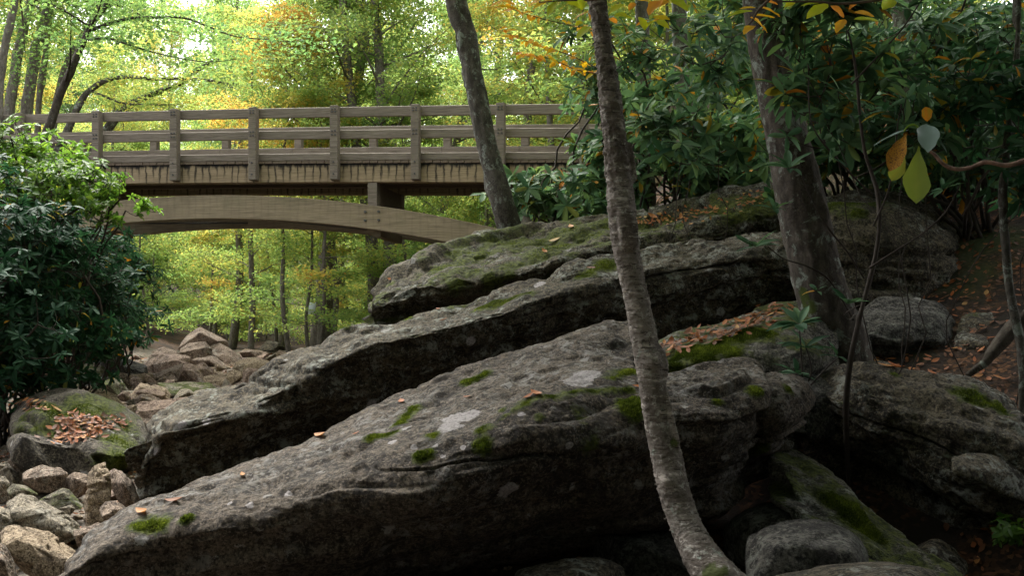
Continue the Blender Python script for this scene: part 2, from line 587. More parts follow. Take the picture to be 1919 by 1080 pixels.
M['bark_brown'] = bark_mat('brown_bark', (0.040, 0.033, 0.027), (0.085, 0.070, 0.058), (0.155, 0.135, 0.115), 0.8)
M['bark_dark'] = bark_mat('dark_bark', (0.035, 0.028, 0.022), (0.07, 0.058, 0.046), (0.12, 0.105, 0.085), 0.35)
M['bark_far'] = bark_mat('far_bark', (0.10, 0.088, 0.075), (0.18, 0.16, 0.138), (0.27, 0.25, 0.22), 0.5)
M['twig'] = plain_mat('twig_bark', (0.10, 0.072, 0.052), 0.8)
M['stem'] = plain_mat('stem_bark', (0.040, 0.030, 0.024), 0.85)
G1, G2, G3, Y1, O1 = (0.065, 0.135, 0.055), (0.145, 0.235, 0.078), (0.250, 0.320, 0.098), (0.46, 0.385, 0.10), (0.49, 0.29, 0.08)  # pale, low-saturation leaf colours stand in for haze over the far wood
M['canopy'] = leaf_mat('canopy_leaves', [(0.0, G1), (0.35, G2), (0.62, G3), (0.84, Y1), (1.0, O1)], 0.55, 0.58)
M['rhodo'] = leaf_mat('rhododendron_leaves', [(0.0, (0.010, 0.036, 0.018)), (0.32, (0.022, 0.066, 0.030)), (0.58, (0.075, 0.145, 0.080)), (0.80, (0.12, 0.20, 0.075)), (0.9, (0.26, 0.20, 0.02)), (1.0, (0.42, 0.15, 0.015))], 0.58, 0.25, 0.13, rnd=0.05)
M['green_shrub'] = leaf_mat('bright_shrub_leaves', [(0.0, (0.035, 0.085, 0.014)), (0.5, (0.085, 0.165, 0.022)), (0.9, (0.18, 0.26, 0.035)), (1.0, (0.5, 0.36, 0.03))], 0.5, 0.45, 0.28)
M['litter'] = leaf_mat('fallen_leaves', [(0.0, (0.06, 0.028, 0.014)), (0.35, (0.13, 0.052, 0.020)), (0.6, (0.26, 0.075, 0.017)), (0.85, (0.34, 0.16, 0.045)), (1.0, (0.36, 0.25, 0.09))], 0.65, 0.15, 0.3, rnd=0.1)
M['yellow_leaf'] = leaf_mat('autumn_leaf', [(0.0, (0.20, 0.33, 0.015)), (0.4, (0.40, 0.42, 0.02)), (0.7, (0.62, 0.42, 0.02)), (1.0, (0.55, 0.22, 0.03))], 0.5, 0.5, 0.3, (1.9, 1.8, 1.1), 0.1)
M['moss'] = leaf_mat('moss_tufts', [(0.0, (0.018, 0.030, 0.004)), (0.5, (0.065, 0.090, 0.011)), (1.0, (0.17, 0.205, 0.026))], 0.8, 0.3, 0.1)

M['olive_leaf'] = leaf_mat('olive_leaf', [(0.0, (0.13, 0.17, 0.03)), (0.5, (0.20, 0.25, 0.04)), (1.0, (0.42, 0.34, 0.05))], 0.45, 0.35, 0.4, (1.2, 1.2, .9), 0.02)
M['sky_sheen_leaf'] = leaf_mat('sky_sheen_leaf', [(0.0, (0.10, 0.15, 0.13)), (1.0, (0.20, 0.27, 0.24))], 0.4, 0.1, 0.5, None, 0.02)  # pale grey-green base colour stands in for sky reflected on the leaf


def ground_mat():
    n = N('ground_litter')
    co = n.coord(False)
    vo = n.node('ShaderNodeTexVoronoi', Scale=34.0)
    n.l.new(co, vo.inputs['Vector'])
    sep = n.node('ShaderNodeSeparateColor')
    n.l.new(vo.outputs['Color'], sep.inputs[0])
    c = n.colramp(sep.outputs[0], [(0.0, (0.018, 0.013, 0.010)), (0.45, (0.035, 0.022, 0.015)), (0.8, (0.075, 0.038, 0.020)), (1.0, (0.13, 0.065, 0.03))])
    c = n.mix(n.ramp(n.noise(co, 1.5, 6), 0.42, 0.62), c, (0.022, 0.017, 0.013))
    c = n.mix(n.ramp(n.noise(co, 0.25, 4), 0.55, 0.70, 0, 0.8), c, (0.05, 0.08, 0.02))
    bed = n.attr('bed')
    stone = n.mix(n.ramp(n.noise(co, 9, 8, 0.7), 0.4, 0.65), (0.07, 0.06, 0.048), (0.20, 0.17, 0.14))
    c = n.mix(n.ramp(n.math('ADD', bed, n.math('MULTIPLY_ADD', n.noise(co, 1.2, 4), 0.6, -0.3)), 0.35, 0.65), c, stone)
    return n.surf(c, 0.95, 0.15, n.bump(n.noise(co, 18, 8, 0.7), 0.6, 0.05))


M['ground'] = ground_mat()

# ------------------------------------------------------------------ the ground
def creek_x(y):
    return np.interp(y, [-20, 0, 7, 12, 18, 28, 45, 120], [-1.5, -2.0, -3.3, -4.6, -5.8, -8.0, -11, -30])


def ground_z(x, y):
    x, y = np.asarray(x, float), np.asarray(y, float)
    base = np.interp(y, [-40, 0, 6.5, 10, 14, 18, 27, 40, 55, 80, 140, 400], [-1.2, -0.25, 0.10, 0.36, 0.53, 0.80, 1.25, 1.40, 2.2, 7.0, 22.0, 60.0])
    d = x - creek_x(y)
    sr = np.clip(0.14 + 0.045 * (y - 5), 0.08, 0.62) * np.interp(y, [18, 30, 60], [1, 0.35, 0.15])
    rr = np.maximum(d - 2.4, 0)
    right = sr * (np.minimum(rr, 8) + 0.35 * np.maximum(rr - 8, 0))
    ll = np.maximum(-d - 2.2, 0)
    sl = np.interp(y, [0, 8, 14, 20, 30, 60], [0.25, 0.35, 0.5, 0.5, 0.3, 0.12])
    left = sl * (np.minimum(ll, 8) + 0.3 * np.maximum(ll - 8, 0))
    right = right * np.interp(right, [0, 8, 30], [1, 1, 0.6])
    right = right - 0.85 * np.exp(-((x - 2.3) / 1.3) ** 2 - ((y - 5.6) / 1.3) ** 2) - 0.35 * np.exp(-((x - 0.3) / 1.6) ** 2 - ((y - 5.6) / 0.9) ** 2)
    p = np.stack([x * 0.5, y * 0.5, np.zeros_like(x)], -1)
    return base + right + left + 0.12 * fbm(p, 4, 3) + 0.02 * vnoise(p * 7, 9)


def ground_Y(u, v, y0=3.5):
    ys = np.linspace(y0, 60, 2400)
    pts = P(u, v, ys[:, None].T) if False else np.stack([(u - 959.5) / F * ys, ys, CAMZ + (VH - v) / F * ys], -1)
    below = pts[:, 2] < ground_z(pts[:, 0], pts[:, 1])
    k = np.argmax(below) if below.any() else len(ys) - 1
    return float(ys[k])


def make_ground():
    def axis(near, far, n1, n2):
        a = np.linspace(-near, near, n1)
        b = near + (far - near) * np.linspace(0, 1, n2)[1:] ** 2
        return np.concatenate([-b[::-1], a, b])
    xs = axis(16, 420, 200, 45)
    ys = np.concatenate([np.linspace(-120, -4, 14)[:-1], np.linspace(-4, 32, 210), 32 + (480 - 32) * np.linspace(0, 1, 60)[1:] ** 1.8])
    X, Yg = np.meshgrid(xs, ys)
    Z = ground_z(X, Yg)
    v = np.stack([X, Yg, Z], -1).reshape(-1, 3)
    nx, ny = len(xs), len(ys)
    i = np.arange(ny - 1)[:, None] * nx + np.arange(nx - 1)[None]
    f = np.stack([i, i + 1, i + nx + 1, i + nx], -1).reshape(-1, 4)
    d = np.abs(X - creek_x(Yg))
    bed = (1 - smooth(1.6, 3.4, d)) * (1 - smooth(28, 36, Yg))
    o = build('ground', v, f, M['ground'], loc=(0, 0, 0), attrs={'bed': bed.ravel()})
    tag(o, kind='structure')


make_ground()

# ------------------------------------------------------------------ the footbridge
def br_scale(u):
    return 96.7 + 0.0111 * (u - 252.0)


def br_xy(u):
    Y = F / br_scale(u)
    return np.array(((u - 959.5) / F * Y, Y))


BO = br_xy(420.0)
BX = br_xy(1200.0) - br_xy(0.0)
BX = BX / np.linalg.norm(BX)
BY = np.array((-BX[1], BX[0]))
BW = 2.05                                                  # from the near face to the far face


def bl(u, v):
    """place along the bridge and height, of a point seen on the bridge's near face"""
    return float((br_xy(u) - BO) @ BX), CAMZ + (VH - v) / br_scale(u)


RAIL = np.array([bl(u, v) for u, v in ((-150, 217), (0, 212), (180, 207), (325, 203), (472, 200), (625, 196), (777, 193.5), (937, 192), (1093, 190), (1300, 188))])
RAIL_FIT = np.polyfit(RAIL[:, 0], RAIL[:, 1], 2)


def zt(x):
    return np.polyval(RAIL_FIT, x)


X_L, X_R = bl(-190, 200)[0], bl(1330, 200)[0]
AX0 = bl(420, 362)[0]
ARCH = np.array([bl(u, v) for u, v in ((420, 362), (510, 364), (600, 371), (680, 381), (731, 389), (800, 401), (880, 417), (935, 429), (1010, 447), (1080, 466))])


ARCH_FIT = np.polyfit(np.append(ARCH[:, 0], bl(250, 372)[0]), np.append(ARCH[:, 1], bl(250, 372)[1]), 2)
AX0 = -ARCH_FIT[1] / (2 * ARCH_FIT[0])


def z_arch(x):
    return np.polyval(ARCH_FIT, np.asarray(x, float))


def beam(x0, x1, top, depth, y0, y1, n=60, drop=False):
    """a board or beam bent to the line top(x); slightly eased long edges"""
    xs = np.linspace(x0, x1, n)
    e = min(0.012, depth * 0.15)
    zt_, zb = top(xs), top(xs) - depth
    zm = (zt_ + zb) / 2
    ring = [(y0, zt_ - e, 0), (y0 + e, zt_, 0), (y1 - e, zt_, 0), (y1, zt_ - e, 0), (y1, zm, .5), (y1, zb + e, 1), (y1 - e, zb, 1), (y0 + e, zb, 1), (y0, zb + e, 1), (y0, zm, .5)]
    k = len(ring)
    v = np.stack([np.stack([xs, np.full(n, y), z], -1) for y, z, _ in ring], 1).reshape(-1, 3)
    d = np.tile([r[2] for r in ring], n)
    i = np.arange(n - 1)[:, None] * k
    j = np.arange(k)[None]
    f = np.stack([i + j, i + (j + 1) % k, i + k + (j + 1) % k, i + k + j], -1).reshape(-1, 4)
    caps = np.array([np.arange(k)[::-1], (n - 1) * k + np.arange(k)])
    return v, [f, caps], d


def make_bridge():
    root = empty('footbridge', (BO[0], BO[1], 0.0))
    root.rotation_euler[2] = math.atan2(BX[1], BX[0])
    tag(root, 'arched wooden footbridge with three-rail railings spanning the rocky creek', 'bridge')

    def part(name, vf, mat, parent=root):
        v, f = vf[0], vf[1]
        me = mesh_np(name, v, f, False)
        if len(vf) > 2:
            attr(me, 'drop', vf[2])
        return link(name, me, mat, parent)

    posts = [bl(u, 200)[0] for u in (-125, 32, 178, 324, 472, 625, 777, 937, 1093, 1250)]
    far_shift = 0.10
    bolt_v, bolt_f = tube([(0, 0.004, 0), (0, -0.016, 0)], [0.022, 0.018], 3, 8)
    for side in (0, 1):
        fy = (lambda y: y) if side == 0 else (lambda y: BW - y)

        def bb(x0, x1, top, dep, ya, yb, n=60):
            a, b = sorted((fy(ya), fy(yb)))
            return beam(x0, x1, top, dep, a, b, n)
        edges = [X_L] + posts + [X_R]
        for off, dep in ((0.0, 0.19), (0.43, 0.17), (0.865, 0.14)):
            for k in range(0, len(edges) - 1):
                a, b = edges[k], edges[k + 1]
                if b - a < 0.2:
                    continue
                part('rail', bb(a + 0.003, b - 0.003, lambda x, o=off: zt(x) - o, dep, 0.155, 0.20, 8), M['wood'])
        for x in posts:
            x = x + (far_shift if side else 0)
            w = 0.078
            zb = zt(x) - 1.385
            ya, yb = sorted((fy(0.0), fy(0.152)))
            v, f = box(x - w, x + w, ya, yb, zb, zt(x) - 0.004)
            # eased edges
            p = part('post', (v, f), M['wood'])
            bv = p.modifiers.new('ease', 'BEVEL')
            bv.width, bv.segments = 0.012, 2
            bag = Bag()
            for dx, dz in ((-.03, .07), (.03, .07), (-.03, .12), (.03, .12), (-.03, .48), (.03, .48), (-.03, .55), (.03, .55), (0, 1.06), (0, 1.28)):
                bv_ = bolt_v.copy()
                if side:
                    bv_[:, 1] *= -1
                bag.add(bv_ + (x + dx, fy(0.0), zt(x) - dz), bolt_f)
            bvv, bff, _ = bag.get()
            part('bolts', (bvv, bff), M['iron'], p)
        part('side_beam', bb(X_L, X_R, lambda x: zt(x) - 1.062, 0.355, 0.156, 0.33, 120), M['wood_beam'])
        # arch rib
        x0, x1 = AX0 - (ARCH[-1, 0] - AX0), ARCH[-1, 0]
        part('arch_rib', bb(x0, x1, z_arch, 0.455, 0.16, 0.36, 140), M['wood_arch'])
    # deck planks
    pitch = 0.15
    x = X_L
    rr = random.Random(4)
    pm = None
    while x < X_R:
        zz = float(zt(x + pitch / 2)) - 1.012
        j = rr.uniform(-0.012, 0.012)
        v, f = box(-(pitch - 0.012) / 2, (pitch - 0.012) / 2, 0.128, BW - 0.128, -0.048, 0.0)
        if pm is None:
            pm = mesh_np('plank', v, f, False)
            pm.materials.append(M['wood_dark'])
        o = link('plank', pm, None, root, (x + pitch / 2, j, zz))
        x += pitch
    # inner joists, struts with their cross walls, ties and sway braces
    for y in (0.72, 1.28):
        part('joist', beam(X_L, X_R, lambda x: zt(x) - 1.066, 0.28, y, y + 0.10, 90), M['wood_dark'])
    for u in (692, 150):
        xs = bl(u, 350)[0]
        za = float(z_arch(xs)) - 0.02
        ztop = float(zt(xs)) - 1.42
        for side in (0, 1):
            ya, yb = (0.165, 0.345) if side == 0 else (BW - 0.345, BW - 0.165)
            part('strut', box(xs - 0.088, xs + 0.088, ya, yb, za, ztop), M['wood'])
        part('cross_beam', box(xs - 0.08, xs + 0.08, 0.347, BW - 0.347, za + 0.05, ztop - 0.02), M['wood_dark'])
        part('tie_beam', box(xs - 0.05, xs + 0.10, 0.362, BW - 0.362, za - 0.55, za - 0.40), M['wood_arch'])
        bag = Bag()
        for dx in (-0.13, 0.13):
            for dz in (0.10, 0.26):
                v = bolt_v * 1.5
                bag.add(v + (xs + dx, 0.16, za - dz), bolt_f)
        v, f, _ = bag.get()
        part('bolts', (v, f), M['iron'])
    for xa, xb in ((-2.2, 0.4), (0.6, 3.0), (3.3, 5.2)):
        pa = (AX0 + xa, 0.365, float(z_arch(AX0 + xa)) - 0.36)
        pb = (AX0 + xb, BW - 0.365, float(z_arch(AX0 + xb)) - 0.36)
        v, f = tube([pa, pb], [0.016, 0.016], 2, 6)
        part('sway_rod', (v, f), M['iron'])


make_bridge()

# ------------------------------------------------------------------ boulders
def loft(sections, nl, nr, weights=None):
    """sections: [(u, [(v, Y) x K])] -> closed rounded solid through them"""
    secs = np.array([[P(u + (q[2] if len(q) > 2 else 0), q[0], q[1]) for q in pts] for u, pts in sections])
    K = secs.shape[1]
    cen = secs.mean(1)
    first = cen[0] + (cen[0] - cen[1]) * 0.06 + (secs[0] - cen[0]) * 0.45
    last = cen[-1] + (cen[-1] - cen[-2]) * 0.10 + (secs[-1] - cen[-1]) * 0.5
    secs = np.concatenate([first[None], secs, last[None]])
    S = len(secs)
    flat = secs.reshape(S, -1)
    d = np.linalg.norm(np.diff(secs.mean(1), axis=0), axis=1) + 0.02
    s = np.concatenate([[0], np.cumsum(d)])
    m = np.zeros_like(flat)
    dl = np.diff(flat, axis=0) / np.diff(s)[:, None]
    m[1:-1] = np.where(dl[:-1] * dl[1:] > 0, 2 * dl[:-1] * dl[1:] / (dl[:-1] + dl[1:] + 1e-12), 0)
    m[0], m[-1] = dl[0], dl[-1]
    t = np.linspace(0, s[-1], nl)
    k = np.clip(np.searchsorted(s, t, 'right') - 1, 0, S - 2)
    h = (s[k + 1] - s[k])[:, None]
    x = (t - s[k])[:, None] / h
    rows = ((2 * x**3 - 3 * x**2 + 1) * flat[k] + (x**3 - 2 * x**2 + x) * h * m[k]
            + (-2 * x**3 + 3 * x**2) * flat[k + 1] + (x**3 - x**2) * h * m[k + 1]).reshape(nl, K, 3)
    w = np.asarray(weights if weights is not None else [3, 3, 3, 3, 3, 1.2, 1, 1], float)
    cnt = np.maximum(2, np.round(w / w.sum() * nr).astype(int))
    out = []
    for i in range(K):
        p0, p1, p2, p3 = rows[:, (i - 1) % K], rows[:, i], rows[:, (i + 1) % K], rows[:, (i + 2) % K]
        for q in np.linspace(0, 1, cnt[i], endpoint=False):
            tau = 0.40
            a = 2 * q**3 - 3 * q**2 + 1
            b = q**3 - 2 * q**2 + q
            c = -2 * q**3 + 3 * q**2
            e = q**3 - q**2
            out.append(a * p1 + b * tau * (p2 - p0) + c * p2 + e * tau * (p3 - p1))
    g = np.stack(out, 1)
    R = g.shape[1]
    v = g.reshape(-1, 3)
    i = np.arange(nl - 1)[:, None] * R
    j = np.arange(R)[None]
    f = np.stack([i + j, i + (j + 1) % R, i + R + (j + 1) % R, i + R + j], -1).reshape(-1, 4)
    v = np.concatenate([v, g[0].mean(0)[None], g[-1].mean(0)[None]])
    n0 = nl * R
    q = np.arange(R)
    c0 = np.stack([np.full(R, n0), (q + 1) % R, q], -1)
    c1 = np.stack([np.full(R, n0 + 1), (nl - 1) * R + q, (nl - 1) * R + (q + 1) % R], -1)
    return v, [f, np.concatenate([c0, c1])]


def vnormals(v, faces):
    n = np.zeros_like(v)
    for f in faces:
        p = v[f]
        c = np.cross(p[:, 1] - p[:, 0], p[:, 2] - p[:, 0])
        if f.shape[1] == 4:
            c = c + np.cross(p[:, 2] - p[:, 0], p[:, 3] - p[:, 0])
        for k in range(f.shape[1]):
            np.add.at(n, f[:, k], c)
    return unit(n)


def outward(v, faces):
    n = vnormals(v, faces)
    c = v.mean(0)
    if ((v - c) * n).sum(-1).mean() < 0:
        faces = [f[:, ::-1] for f in faces]
        n = -n
    return n, faces


def roughen(v, faces, bed_dir, bed_n, amp=1.0, seed=0, size=1.0):
    """broad lumps, ledges along the bedding, pits and grain"""
    n, faces = outward(v, faces)
    d = unit(np.asarray(bed_dir, float))
    b = np.asarray(bed_n, float)
    b = unit(b - d * (b @ d))
    w = np.cross(b, d)
    q = np.stack([v @ d, v @ w, v @ b], -1) / size
    off = 0.085 * fbm(q * (0.55, 0.9, 1.3), 3, seed)
    side = 1 - 0.72 * np.abs(n @ b)
    wq = q + 0.10 * np.stack([fbm(q * 1.7, 3, seed + 40), fbm(q * 1.7 + 9, 3, seed + 41), 0.8 * fbm(q * 1.3 + 5, 3, seed + 42)], -1)
    off = off + 0.125 * bnoise(wq * (0.55, 0.8, 2.7), seed + 3, 10) * side
    off = off + 0.060 * bnoise(wq * (1.1, 1.5, 6.5) + 3, seed + 4, 9) * side
    off = off + 0.020 * bnoise(wq * (2.6, 3.2, 15.0) + 7, seed + 6, 5) * (0.25 + 0.75 * side)
    crack = fbm(wq * (0.32, 0.6, 2.6), 3, seed + 11, ridge=True)
    off = off - 0.14 * smooth(0.66, 0.92, crack) * side
    joint = np.abs(vnoise(wq * (0.75, 0.5, 0.35) + 11, seed + 51))
    off = off - 0.05 * smooth(0.045, 0.012, joint) * smooth(-0.1, 0.3, vnoise(q * 0.8, seed + 52))
    seam = np.abs(vnoise(wq * (0.3, 0.4, 3.1) + 17, seed + 53))
    off = off - 0.055 * smooth(0.06, 0.015, seam) * side
    off = off + 0.026 * fbm(q * (3.0, 4.0, 7.5), 4, seed + 5, 0.6)
    bil = np.abs(vnoise(q * (1.6, 2.2, 3.4), seed + 23)) + 0.5 * np.abs(vnoise(q * (3.6, 4.6, 7.0) + 5, seed + 24))
    off = off + 0.045 * (bil - 0.35)
    pit = vnoise(q * 9, seed + 21)
    off = off - 0.026 * smooth(0.25, 0.8, pit)
    off = off + 0.012 * fbm(q * 20, 3, seed + 8, 0.6)
    return v + n * (off * amp * size)[:, None], faces


def spot(v, u, vv, rad=9.0, nrm=None):
    """nearest-to-the-eye vertex of a rock at a place seen in the photograph"""
    pu, pv = proj(v)
    d2 = (pu - u) ** 2 + (pv - vv) ** 2
    k = np.where(d2 < rad * rad)[0]
    if len(k) == 0:
        k = np.argsort(d2)[:6]
    return k[np.argmin(v[k, 1] + 0.02 * d2[k] / rad)]


def blobs(v, lst, seed=0, wob=0.35):
    a = np.zeros(len(v))
    if not lst:
        return a
    nz = fbm(v * 6.0, 4, seed + 77)
    for (u, vv, ru, *rest) in lst:
        c = v[spot(v, u, vv)]
        r = ru * (1.3 if rest else 1.15) / F * c[1]
        if rest:      # stretched patch: second end given
            c2 = v[spot(v, rest[0], rest[1])]
            ab = c2 - c
            t = np.clip(((v - c) @ ab) / max(ab @ ab, 1e-9), 0, 1)
            d = np.linalg.norm(v - c - t[:, None] * ab, axis=1)
        else:
            d = np.linalg.norm(v - c, axis=1)
        a = np.maximum(a, np.clip(1.0 - 0.5 * d / r + 2.2 * wob * nz, 0, 1) * (d < 2.6 * r))
    return a


def moss_tufts(parent, v, faces, mask, count, seed, size=0.0075):
    """short upright moss shoots standing on the mossy places of a rock"""
    rng = np.random.default_rng(seed)
    f = max(faces, key=len)
    fm = mask[f].mean(1)
    p3 = v[f]
    area = np.linalg.norm(np.cross(p3[:, 1] - p3[:, 0], p3[:, 2] - p3[:, 0]), axis=1)
    cen = p3.mean(1)
    fm = fm + 0.30 * fbm(cen * 14, 3, seed + 3)
    w = area * smooth(0.38, 0.75, fm)
    if w.sum() <= 0:
        return
    k = rng.choice(len(f), count, p=w / w.sum())
    ab = rng.random((count, 2, 1))
    a, b, d = p3[k, 0], p3[k, 1], p3[k, -1]
    base = a + (b - a) * ab[:, 0] + (d - a) * ab[:, 1] * (1 if f.shape[1] == 4 else 0.5)
    nn = unit(np.cross(b - a, d - a))
    up = unit(nn * 0.9 + (0, 0, 0.5) + rng.normal(0, 0.5, (count, 3)))
    sd = unit(np.cross(up, rng.normal(0, 1, (count, 3))))
    s = size * rng.uniform(0.5, 1.6, (count, 1)) * (0.4 + smooth(0.45, 1.0, fm[k]))[:, None]
    vv = np.stack([base - sd * s * 0.28 - up * s * 0.3, base + sd * s * 0.28 - up * s * 0.3, base + up * s], 1).reshape(-1, 3)
    t = np.repeat(np.clip(rng.beta(2, 2.4, count) + 0.5 * fbm(base * 9, 2, seed + 9), 0, 1), 3)
    o = build('moss', vv, np.arange(count * 3).reshape(-1, 3), M['moss'], parent, attrs={'tint': t}, shade=False)
    o['kind'] = 'stuff'


ROCK = {}


def boulder(key, name, label, sections, nl, nr, mat, seed, bed_n=(0.25, -0.35, 0.9), amp=1.0, size=1.0, moss=(), lich=(), tufts=0, group=None, wts=None, cat='boulder'):
    v, f = loft(sections, nl, nr, wts)
    c0 = np.mean([P(sections[0][0], *q[:2]) for q in sections[0][1]], 0)
    c1 = np.mean([P(sections[-1][0], *q[:2]) for q in sections[-1][1]], 0)
    v, f = roughen(v, f, c1 - c0, bed_n, amp, seed, size)
    m, l = blobs(v, moss, seed), blobs(v, lich, seed + 5, 0.22)
    o = build(name, v, f, mat, attrs={'moss': m, 'lich': l})
    tag(o, label, cat, group)
    n = vnormals(v, f)
    if tufts:
        moss_tufts(o, v, f, m, tufts, seed)
    ROCK[key] = (v, n, o)
    return o


A = [
    (136, [(1062, 5.25), (1068, 5.1), (1078, 4.95), (1090, 5.0), (1105, 5.25), (1120, 5.5), (1130, 5.35), (1085, 5.4)]),
    (230, [(975, 5.7), (990, 5.4), (1012, 5.15), (1045, 5.1), (1090, 5.3), (1135, 5.65), (1150, 5.8), (1020, 5.9)]),
    (330, [(925, 5.9), (945, 5.55), (977, 5.2), (1022, 5.1), (1090, 5.35), (1145, 5.75), (1150, 6.0), (980, 6.2)]),
    (450, [(876, 6.1), (905, 5.7), (948, 5.2), (1003, 5.05), (1080, 5.35), (1132, 5.8), (1140, 6.2), (940, 6.4)]),
    (620, [(801, 6.3), (840, 5.8), (892, 5.2), (955, 5.07), (1030, 5.38), (1085, 5.85), (1090, 6.4), (870, 6.7)]),
    (760, [(746, 6.5), (790, 5.9), (858, 5.2), (925, 5.07), (1000, 5.45), (1056, 6.0), (1060, 6.5), (820, 6.9)]),
    (900, [(683, 6.7), (740, 6.0), (818, 5.25), (895, 5.12), (975, 5.55), (1030, 6.1), (1020, 6.7), (770, 7.1)]),
    (1050, [(627, 6.9), (690, 6.1), (752, 5.42), (845, 5.25), (945, 5.65), (1008, 6.2), (1000, 6.8), (720, 7.3)]),
    (1150, [(598, 7.0), (668, 6.3), (735, 5.6), (830, 5.35), (935, 5.7), (1000, 6.3), (980, 7.0), (700, 7.4)]),
    (1185, [(602, 6.95), (668, 6.35), (738, 5.65), (828, 5.4), (932, 5.75), (995, 6.3), (970, 7.0), (705, 7.3)]),
    (1215, [(692, 6.6), (708, 6.25), (738, 5.68), (825, 5.44), (928, 5.78), (990, 6.33), (960, 7.0), (725, 7.1)]),
    (1262, [(706, 6.4), (714, 6.1), (732, 5.68), (820, 5.48), (920, 5.8), (982, 6.35), (950, 7.0), (740, 6.9)]),
    (1340, [(697, 6.35), (703, 6.05), (722, 5.66), (810, 5.52), (898, 5.85), (958, 6.4), (930, 7.0), (740, 6.9)]),
    (1393, [(690, 6.35), (697, 6.1), (715, 5.75), (790, 5.62), (868, 5.95), (920, 6.55), (900, 6.9), (735, 6.8)]),
    (1414, [(712, 6.4), (722, 6.22), (745, 5.98), (800, 5.92), (858, 6.2), (905, 6.65), (890, 6.9), (745, 6.8)]),
    (1440, [(706, 6.4), (712, 6.2), (730, 5.86), (785, 5.82), (842, 6.12), (890, 6.65), (872, 6.9), (740, 6.8)]),
    (1482, [(710, 6.5), (716, 6.35), (737, 6.08), (782, 6.08), (828, 6.38), (862, 6.8), (852, 6.8), (755, 6.7)]),
]
boulder('front', 'boulder', 'big tilted slab boulder in front, purple-grey with white lichen patches and moss lines', A, 520, 330, M['slab_front'], 1,
        bed_n=(-0.42, -0.25, 0.9), amp=0.75,
        moss=[(745, 790, 10, 772, 762), (735, 805, 9, 700, 815), (905, 800, 9, 990, 752), (985, 757, 11, 1070, 735), (1070, 735, 9, 1180, 730), (815, 815, 12), (805, 850, 9, 790, 855), (870, 715, 8, 905, 700),
              (1085, 775, 14, 1100, 850), (1180, 750, 16, 1180, 775), (345, 975, 9), (260, 985, 12, 300, 985), (1150, 705, 12, 1190, 690), (1420, 730, 11, 1425, 850), (1345, 750, 8), (1480, 730, 10), (905, 835, 12), (940, 770, 7), (1010, 780, 8)],
        lich=[(862, 780, 30), (840, 800, 20), (755, 798, 11), (468, 946, 12), (1085, 708, 16, 1100, 698), (975, 775, 7), (680, 810, 7), (775, 837, 6), (815, 833, 9), (540, 925, 5), (430, 943, 5), (830, 855, 7), (868, 838, 6), (735, 826, 6), (1068, 836, 5), (950, 925, 16)],
        tufts=26000)

B = [
    (240, [(858, 8.3), (862, 8.15), (872, 8.0), (892, 8.2), (915, 8.35), (938, 8.5), (945, 8.6), (885, 8.5)]),
    (280, [(817, 8.5), (824, 8.3), (838, 8.0), (872, 8.1), (920, 8.3), (950, 8.5), (960, 8.8), (852, 8.8)]),
    (340, [(769, 8.7), (779, 8.4), (802, 8.05), (852, 8.1), (910, 8.35), (950, 8.7), (960, 9.2), (822, 9.1)]),
    (450, [(724, 8.9), (739, 8.55), (766, 8.1), (820, 8.17), (880, 8.55), (930, 9.0), (930, 9.6), (780, 9.4)]),
    (580, [(653, 9.1), (673, 8.7), (703, 8.2), (760, 8.4), (835, 9.0), (890, 9.4), (890, 9.9), (720, 9.8)]),
    (700, [(607, 9.3), (625, 8.9), (648, 8.3), (705, 8.55), (785, 9.2), (840, 9.6), (840, 10.0), (680, 10.0)]),
    (860, [(575, 9.5), (589, 9.0), (608, 8.45), (665, 8.75), (735, 9.35), (790, 9.7), (790, 10.2), (650, 10.2)]),
    (1000, [(536, 9.7), (549, 9.2), (570, 8.75), (630, 9.0), (690, 9.45), (740, 9.9), (740, 10.4), (620, 10.4)]),
    (1130, [(487, 9.9), (502, 9.5), (528, 9.0), (590, 9.15), (650, 9.55), (700, 10.0), (690, 10.6), (590, 10.6)]),
    (1300, [(452, 10.1), (466, 9.7), (495, 9.25), (560, 9.37), (620, 9.7), (670, 10.1), (650, 10.8), (560, 10.8)]),
    (1450, [(440, 10.2), (455, 9.8), (482, 9.4), (540, 9.5), (590, 9.8), (640, 10.2), (620, 10.8), (550, 10.8)]),
    (1530, [(470, 10.2), (480, 9.95), (500, 9.6), (540, 9.75), (580, 10.0), (610, 10.3), (600, 10.6), (545, 10.6)]),
]
boulder('mid', 'boulder', 'long dark overhanging slab boulder behind the front slab, its toe reaching the creek', B, 440, 280, M['slab_mid'], 2, bed_n=(-0.42, -0.2, 0.9), amp=1.0, size=1.2,
        moss=[(1000, 545, 10, 900, 575), (1140, 495, 14, 1090, 515), (650, 612, 6), (760, 590, 7), (845, 572, 8)], lich=[(340, 800, 9), (385, 790, 7), (300, 850, 8), (1010, 530, 9), (700, 760, 8), (940, 720, 6), (880, 640, 6)], tufts=5000)

